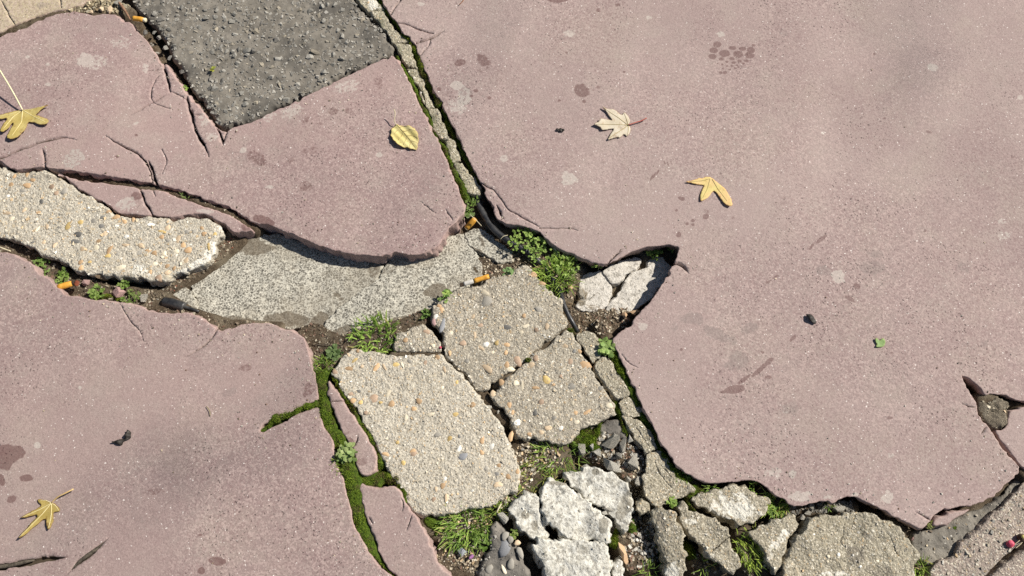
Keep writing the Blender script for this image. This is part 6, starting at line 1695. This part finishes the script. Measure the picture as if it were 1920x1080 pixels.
# ------------------------------------------------------------------ fallen leaves
def leaf_obj(label, outline, mat, curl, base_z=.0009, veins=(), stem=None, stem_r=.0009, stem_mat=None, vein_mat=None, seed=0, on=None, name='fallen_leaf'):
    on = on or SL.zf
    """outline in survey points; curl(u) gives height over the slab"""
    poly = P(chaikin(outline, 1), .002)
    if area2(poly) < 0:
        poly = poly[::-1]
    poly = resample_closed(poly, .0014, .002)
    poly = poly + np.stack([fbm(poly[:, 0], poly[:, 1], .005, 2, 501 + seed), fbm(poly[:, 0], poly[:, 1], .005, 2, 601 + seed)], 1) * .0009
    cen = poly.mean(0)
    lo, hi = poly.min(0), poly.max(0)
    s = .0020
    X, Y = np.meshgrid(np.arange(lo[0], hi[0], s), np.arange(lo[1], hi[1], s))
    q = np.column_stack([X.ravel(), Y.ravel()]) + RNG.uniform(-.2, .2, (X.size, 2)) * s
    q = q[inside(q, poly)]
    d, _ = dist_poly(q, poly)
    q = q[d > s * .5]
    nb = len(poly)
    res = delaunay_2d_cdt([Vector(v) for v in np.concatenate([poly, q]) - cen], [(i, (i + 1) % nb) for i in range(nb)], [], 1, 1e-6)
    V2 = np.array([(v.x, v.y) for v in res[0]]) + cen
    T = np.array([f for f in res[2] if len(f) == 3], np.int32)
    d, _ = dist_poly(V2, poly)
    pp = inv(V2, .002)
    def hz(p):
        p = np.asarray(p, float)
        w_ = P(p, .002)
        return base_z + on(w_[:, 0], w_[:, 1]) + curl(p[:, 0], p[:, 1]) + .0006 * fbm(p[:, 0], p[:, 1], 16, 2, seed)
    Z = hz(pp)
    org = np.array([cen[0], cen[1], 0.0])
    th = .00035
    n = len(V2)
    top = np.column_stack([V2, Z])
    bot = top - np.array([0, 0, th])
    back = {}
    for i, lst in enumerate(res[3]):
        for k in lst:
            back[k] = i
    bi = np.array([back.get(i, 0) for i in range(nb)])
    b2 = np.roll(bi, -1)
    F = np.concatenate([T, T[:, ::-1] + n, np.stack([bi, bi + n, b2 + n], 1), np.stack([bi, b2 + n, b2], 1)])
    F = F[(F[:, 0] != F[:, 1]) & (F[:, 1] != F[:, 2]) & (F[:, 0] != F[:, 2])]
    me = mesh_np('blade', np.concatenate([top, bot]) - org, F)
    st = np.zeros((2 * n, 4), np.float32)
    st[:n, 0] = st[n:, 0] = np.exp(-d / .0016)
    col_attr(me, 'stain', st)
    root = link(name, None, None, None, tuple(org))
    tag(root, label, 'leaf')
    link('blade', me, mat, root)
    for vl in veins:
        pz = resample_open(np.asarray(vl, float), 4)
        w = P(pz, .002)
        pts = np.column_stack([w, hz(pz) + .0001])
        tube('vein', pts, np.linspace(.0006, .0003, len(pts)), vein_mat, root, 5, org, 1)
    if stem:
        pts = []
        for x, y, hh in stem:
            q_ = W3(x, y, hh)
            pts.append((q_[0], q_[1], hh + float(on(np.array([q_[0]]), np.array([q_[1]]))[0])))
        tube('stalk', pts, np.linspace(stem_r, stem_r * 1.15, len(pts)), stem_mat or vein_mat, root, 7, org, 4)
    return root

def V3(ox, oy, sc, pts):
    return [(ox + x / sc, oy + y / sc) for x, y in pts]
YEL = dead_leaf_mat('yellow_leaf', (.50, .385, .115), (.60, .49, .19), (.38, .26, .08), (.26, .13, .05))
YEL2 = dead_leaf_mat('pale_yellow_leaf', (.64, .54, .21), (.72, .63, .30), (.50, .40, .14), (.45, .30, .10))
CREAML = dead_leaf_mat('cream_leaf', (.60, .52, .38), (.70, .63, .50), (.50, .38, .25), (.34, .24, .16))
YEL3 = dead_leaf_mat('peachy_yellow_leaf', (.70, .58, .22), (.74, .52, .24), (.60, .44, .14), (.66, .38, .15))
MUST = dead_leaf_mat('mustard_leaf', (.41, .305, .085), (.52, .40, .14), (.30, .19, .04), (.20, .10, .03))
VEINY = simple_mat('leaf_vein_pale', (.66, .56, .28), (.74, .66, .38), 90, .6, 0)
VEIND = simple_mat('leaf_vein_dark', (.30, .23, .09), (.38, .30, .13), 90, .6, 0)
REDST = simple_mat('red_stalk', (.38, .09, .07), (.48, .15, .11), 90, .6, 0)
def radial(cx, cy, k, p=2, base=0):
    return lambda x, y: base + k * (np.hypot(x - cx, y - cy) / 40.0) ** p
leaf_obj('five lobed yellow leaf with a long upright stalk at the left border', V3(0, 0, 3, [(130, 620), (190, 613), (245, 606), (290, 600), (252, 616), (222, 640), (206, 653), (235, 660), (278, 680), (290, 692), (270, 713), (235, 712), (190, 692), (162, 692), (152, 730), (120, 775), (72, 795), (44, 780), (58, 740), (80, 702), (76, 690), (52, 730), (22, 752),
         (2, 740), (28, 690), (46, 664), (0, 676), (-36, 662), (40, 636), (100, 622)]), YEL, radial(43, 207, .0026, 1.5, .0008), veins=[[(43, 207), (60, 206), (85, 202)], [(43, 207), (65, 220), (88, 232)], [(43, 207), (42, 230), (25, 258)], [(43, 207), (25, 220), (8, 244)], [(43, 207), (20, 215), (0, 219)]],
         stem=[(43, 207, .004), (34, 190, .012), (20, 165, .022), (6, 142, .030), (0, 132, .032)], stem_r=.0012, stem_mat=simple_mat('pale_stalk', (.62, .56, .34), (.72, .66, .44), 80, .6, 0), vein_mat=VEINY, on=SA.zf, seed=1)
leaf_obj('oval toothed yellow leaf with curved stalk left of the gutter strip', V3(480, 0, 3, [(795, 705), (808, 716), (822, 712), (842, 720), (862, 716), (880, 726), (896, 733), (906, 750), (917, 765), (912, 780), (920, 797), (910, 815), (914, 835), (905, 852), (888, 843), (870, 848), (852, 838), (836, 840), (818, 830), (800, 826), (788, 810), (774, 802), (770, 785), (758, 772), (764, 752), (762, 735), (778, 718)]),
         YEL2, lambda x, y: .0022 + .004 * ((x - 759) * .7 + (y - 258) * -.7) ** 2 / 500 + .003 * np.sin(x * .35 - y * .35) * .3, veins=[[(744, 236), (755, 248), (768, 263), (780, 280)], [(750, 242), (756, 239), (768, 241)], [(757, 250), (768, 246), (781, 250)], [(764, 258), (774, 256), (784, 262)], [(750, 243), (744, 248), (740, 254)], [(757, 251), (752, 260), (747, 266)], [(764, 259), (760, 268), (757, 275)], [(771, 267), (779, 268), (784, 272)], [(771, 267), (769, 274), (768, 280)]],
         stem=[(744, 236, .005), (740, 229, .009), (741, 218, .014), (741, 212, .017), (739, 207, .019)], stem_r=.0007, vein_mat=VEIND, stem_mat=STRAW, on=SA.zf, seed=2)
leaf_obj('pale cream maple leaf with a red stalk', V3(960, 0, 3, [(655, 706), (665, 686), (652, 650), (630, 630), (615, 652), (578, 618), (540, 616), (503, 600), (530, 632), (550, 665), (566, 680), (530, 672), (494, 668), (491, 686), (452, 706), (494, 716), (500, 738), (540, 730), (577, 722), (550, 760), (533, 792), (566, 783), (595, 773), (606, 781), (630, 753), (646, 774), (666, 745), (668, 716)]),
         CREAML, radial(1178, 235, .0016, 1.6, .0004), veins=[[(1178, 235), (1160, 222), (1132, 204)], [(1178, 235), (1150, 234), (1118, 235)], [(1178, 235), (1160, 248), (1140, 261)], [(1178, 235), (1174, 222), (1170, 213)], [(1178, 235), (1178, 246), (1176, 256)]],
         stem=[(1178, 235, .003), (1193, 230, .004), (1203, 227, .004), (1212, 222, .006)], stem_r=.0009, stem_mat=REDST, vein_mat=VEIND, seed=3)
leaf_obj('three pointed yellow leaf without stalk on the vast slab', V3(1270, 320, 12, [(735, 155), (630, 152), (540, 178), (450, 185), (380, 215), (300, 240), (165, 255), (260, 285), (350, 310), (460, 330), (605, 325), (560, 410), (525, 500), (508, 600), (500, 690), (545, 705), (620, 670), (690, 600), (750, 530), (808, 455), (870, 500), (930, 610), (1000, 700), (1080, 780), (1160, 828), (1225, 810), (1215, 700), (1170, 590), (1110, 490), (1040, 400), (940, 310), (850, 240), (790, 190)]),
         YEL3, radial(1331, 337, .0014, 1.5, .0004), veins=[[(1331, 336), (1326, 355), (1317, 372)], [(1335, 337), (1346, 356), (1362, 378)], [(1331, 336), (1315, 340), (1292, 342)]], vein_mat=VEIND, seed=4)
leaf_obj('star shaped mustard leaf on the large dusty slab', V3(0, 720, 3, [(287, 668), (252, 655), (213, 648), (210, 664), (236, 684), (180, 714), (112, 753), (150, 750), (222, 733), (168, 792), (104, 870), (127, 864), (200, 802), (254, 752), (260, 790), (275, 824), (292, 800), (302, 760), (302, 716), (338, 720), (332, 694), (306, 672)]),
         MUST, radial(95, 942, .0020, 1.5, .0004), veins=[[(96, 943), (78, 965), (38, 1008)], [(96, 943), (75, 955), (42, 970)], [(96, 943), (96, 965), (92, 990)], [(96, 943), (85, 938), (73, 938)], [(96, 943), (104, 948), (110, 957)]],
         stem=[(96, 943, .002), (108, 932, .006), (122, 925, .008), (138, 917, .007)], stem_r=.0010, stem_mat=simple_mat('tan_stalk', (.56, .38, .16), (.64, .46, .22), 80, .6, 0), vein_mat=VEINY, on=SD.zf, seed=5)
leaf_obj('small heart shaped green leaf scrap on the vast slab', V3(1440, 360, 3, [(598, 825), (612, 826), (622, 838), (632, 826), (648, 830), (658, 850), (648, 872), (626, 878), (600, 876), (610, 862), (600, 848)]),
         dead_leaf_mat('green_scrap', (.24, .36, .12), (.32, .44, .18), (.20, .30, .10), (.30, .34, .12)), radial(1650, 645, .010, 2, .001), vein_mat=VEIND, seed=6)
DARKL = dead_leaf_mat('black_leaf', (.035, .03, .026), (.075, .065, .055), (.10, .09, .08), (.03, .025, .02))
leaf_obj('shrivelled black leaf curl on the large dusty slab', V3(0, 720, 3, [(632, 326), (660, 316), (690, 310), (710, 300), (716, 270), (728, 258), (744, 284), (735, 310), (706, 324), (684, 350), (660, 338)]), DARKL, lambda x, y: .003 + .002 * np.sin(x * .4) + .002 * np.cos(y * .5), vein_mat=VEIND, on=SD.zf, seed=7)
leaf_obj('black curled seed husk on the vast slab', V3(1440, 360, 3, [(212, 688), (235, 688), (258, 704), (270, 726), (266, 746), (246, 735), (224, 718)]), DARKL, lambda x, y: .002 + .004 * np.exp(-((x - 1518) ** 2 + (y - 597) ** 2) / 40.), vein_mat=VEIND, seed=8)
leaf_obj('dark husk left of the cream maple leaf', V3(960, 0, 3, [(240, 728), (262, 722), (285, 722), (298, 735), (290, 744), (262, 738)]), DARKL, lambda x, y: .002 + .0015 * np.sin(x), vein_mat=VEIND, seed=9)
leaf_obj('rusty curled leaf bit on the orange filter', V3(0, 300, 3, [(405, 690), (420, 668), (440, 676), (436, 702), (415, 706)]), dead_leaf_mat('rust_leaf', (.22, .06, .035), (.32, .10, .05), (.14, .04, .02), (.12, .04, .02)), lambda x, y: x * 0 - .004, vein_mat=VEIND, on=lambda a, b: a * 0, seed=10)
leaf_obj('purple petal in the soil below the dense low grass', V3(860, 900, 6, [(105, 890), (120, 850), (150, 825), (175, 840), (160, 870), (130, 890)]), dead_leaf_mat('purple_petal', (.36, .15, .34), (.46, .22, .44), (.3, .12, .3), (.3, .12, .28)), lambda x, y: x * 0 - .009, vein_mat=VEIND, on=lambda a, b: a * 0, seed=11)

# ------------------------------------------------------------------ berry and seed in the groove, red bead
def blob(name, label, x, y, z, r, mat, cat, seed):
    X, Y = P1(x, y, z)
    rg = np.random.default_rng(seed)
    bm = bmesh.new()
    bmesh.ops.create_icosphere(bm, subdivisions=3, radius=1)
    dirs = rg.normal(size=(16, 3))
    dirs /= np.linalg.norm(dirs, axis=1)[:, None]
    for v in bm.verts:
        c = np.array(v.co)
        k = .86 + .16 * max(0, max((dirs @ c) - .78) / .22)
        v.co = Vector(c * k * r)
    me = bpy.data.meshes.new(name)
    bm.to_mesh(me)
    bm.free()
    for p in me.polygons:
        p.use_smooth = True
    root = link(name, me, mat, None, (X, Y, z + r * .8))
    return tag(root, label, cat)
b1 = blob('berry', 'crinkled red berry in the corner groove', 1891, 1020, -.012, .0055, simple_mat('red_berry', (.50, .045, .09), (.66, .12, .17), 200, .5, .4, .001, .4), 'berry', 1)
b2 = blob('seed_head', 'dark seed head with a yellow spot in the corner groove', 1912, 1009, -.012, .0062, simple_mat('seed_husk', (.06, .04, .025), (.14, .09, .05), 200, .8, .6, .002), 'seed', 2)
blob('yellow_kernel', None, 1912, 1007, -.012, .0032, simple_mat('yellow_kernel', (.50, .42, .12), (.62, .54, .22), 200, .6, .3, .001), None, 3)
k_ = bpy.data.objects['yellow_kernel']
k_.parent = b2
k_.location = (-.0005, .001, .0042)
tube('stalk', [(-.0, .0, .001), (-.006, -.004, .002), (-.0135, -.0095, .001)], .0005, STRAW, b2, 6, (0, 0, 0))
tube('stalk', [(.001, -.004, .001), (-.005, -.009, .001), (-.012, -.014, .000)], .0005, STRAW, b2, 6, (0, 0, 0))
blob('berry', 'tiny red bead at the corner of the small pebbly fragment', 826, 652, -.008, .0022, bpy.data.materials['red_berry'], 'berry', 4)

# ------------------------------------------------------------------ crumbs kicked out of the joints onto the slabs
for S_, n_, lab_ in ((SA, 420, 'sparse crumbs scattered on the cracked pink slab'), (SL, 520, 'sparse crumbs scattered on the vast pale slab'), (SD, 420, 'sparse crumbs scattered on the large dusty slab')):
    q_ = rand_in(S_.poly, 60000)
    q_ = q_[in_frame(q_, 0, 5)]
    d_, _ = dist_poly(q_, S_.poly)
    keep_ = RNG.random(len(q_)) < (.985 * np.exp(-d_ / .022) + .012)
    q_ = q_[keep_ & (d_ > .003)][:n_]
    sz_ = .0008 + .0022 * RNG.random(len(q_)) ** 3
    z_ = S_.zf(q_[:, 0], q_[:, 1]) + sz_ * .2
    o_ = chips('grit', np.column_stack([q_, z_]), sz_, palette(np.concatenate([PAL_SOIL, PAL_GREY, PAL_SAND[:3]]), len(q_)), None, (float(q_[:, 0].mean()), float(q_[:, 1].mean()), 0.0))
    tag(o_, lab_, 'grit')

# ------------------------------------------------------------------ tree out of view on the sunny side, its twigs placed to dapple the paving
BARK = simple_mat('tree_bark', (.10, .08, .06), (.19, .155, .12), 12, .9, .8, .01, .2)
hs = Vector((math.sin(SUN_AZ), math.cos(SUN_AZ), 0))
lat = Vector((-hs.y, hs.x, 0))
def aloft(x, y, z):
    g_ = P1(x, y, 0)
    return Vector((g_[0], g_[1], 0)) + hs * (z / math.tan(SUN_EL)) + Vector((0, 0, z))
tb = aloft(1750, 100, 6.2) + lat * 1.9 + hs * .6
tb.z = 0
tree = link('unseen_tree', None, None, None, tuple(tb))
tag(tree, 'slender leafy tree out of view on the sunny side, placed to dapple the paving', 'tree')
tube('trunk', [tuple(tb + Vector((0, 0, -.05))), tuple(tb + Vector((.03, .02, 2))), tuple(tb + Vector((-.02, .05, 4.2))), tuple(tb + Vector((.04, -.03, 6.6)))], [.11, .085, .06, .012], BARK, tree, 12, tuple(tb), 5)
twigs = [((120, 935), (560, 760), 6.0, 10), ((1760, -40), (1700, 160), 6.3, 4)]
for (p0, p1, zz, nl) in twigs:
    a_, b_ = aloft(*p0, zz), aloft(*p1, zz + .1)
    root_ = tb + Vector((0, 0, min(zz - .9, 5.4)))
    mid_ = (root_ + b_) / 2 + Vector((0, 0, .35))
    br_ = tube('branch', [tuple(root_), tuple(mid_), tuple(b_), tuple((a_ + b_) / 2 + Vector((0, 0, .02))), tuple(a_)], [.008, .0045, .0028, .002, .0012], BARK, tree, 6, tuple(tb), 5)
    v_, f_, c_ = [], [], []
    for k in range(nl):
        q_ = a_.lerp(b_, (k + random.uniform(.1, .9)) / nl) + Vector((random.gauss(0, .025), random.gauss(0, .025), random.gauss(0, .03)))
        L_, W_l = random.uniform(.030, .046), random.uniform(.020, .030)
        m_ = Matrix.Rotation(random.uniform(0, 6.28), 3, 'Z') @ Matrix.Rotation(random.uniform(-.6, .6), 3, 'X')
        n0_ = len(v_)
        for (x, y) in ((0, 0), (.3, .5), (.7, .4), (1, 0), (.7, -.4), (.3, -.5)):
            v_.append(tuple(q_ + m_ @ Vector((x * L_, y * W_l, .004 * abs(y))) - tb))
        f_ += [(n0_, n0_ + 1, n0_ + 5), (n0_ + 1, n0_ + 2, n0_ + 4), (n0_ + 1, n0_ + 4, n0_ + 5), (n0_ + 2, n0_ + 3, n0_ + 4)]
        c_ += [(.45, .40, .10, 1)] * 6
    m2_ = mesh_np('foliage', v_, f_)
    col_attr(m2_, 'col', c_)
    fo_ = link('foliage', m2_, GREEN, tree)
    fo_['kind'] = 'stuff'
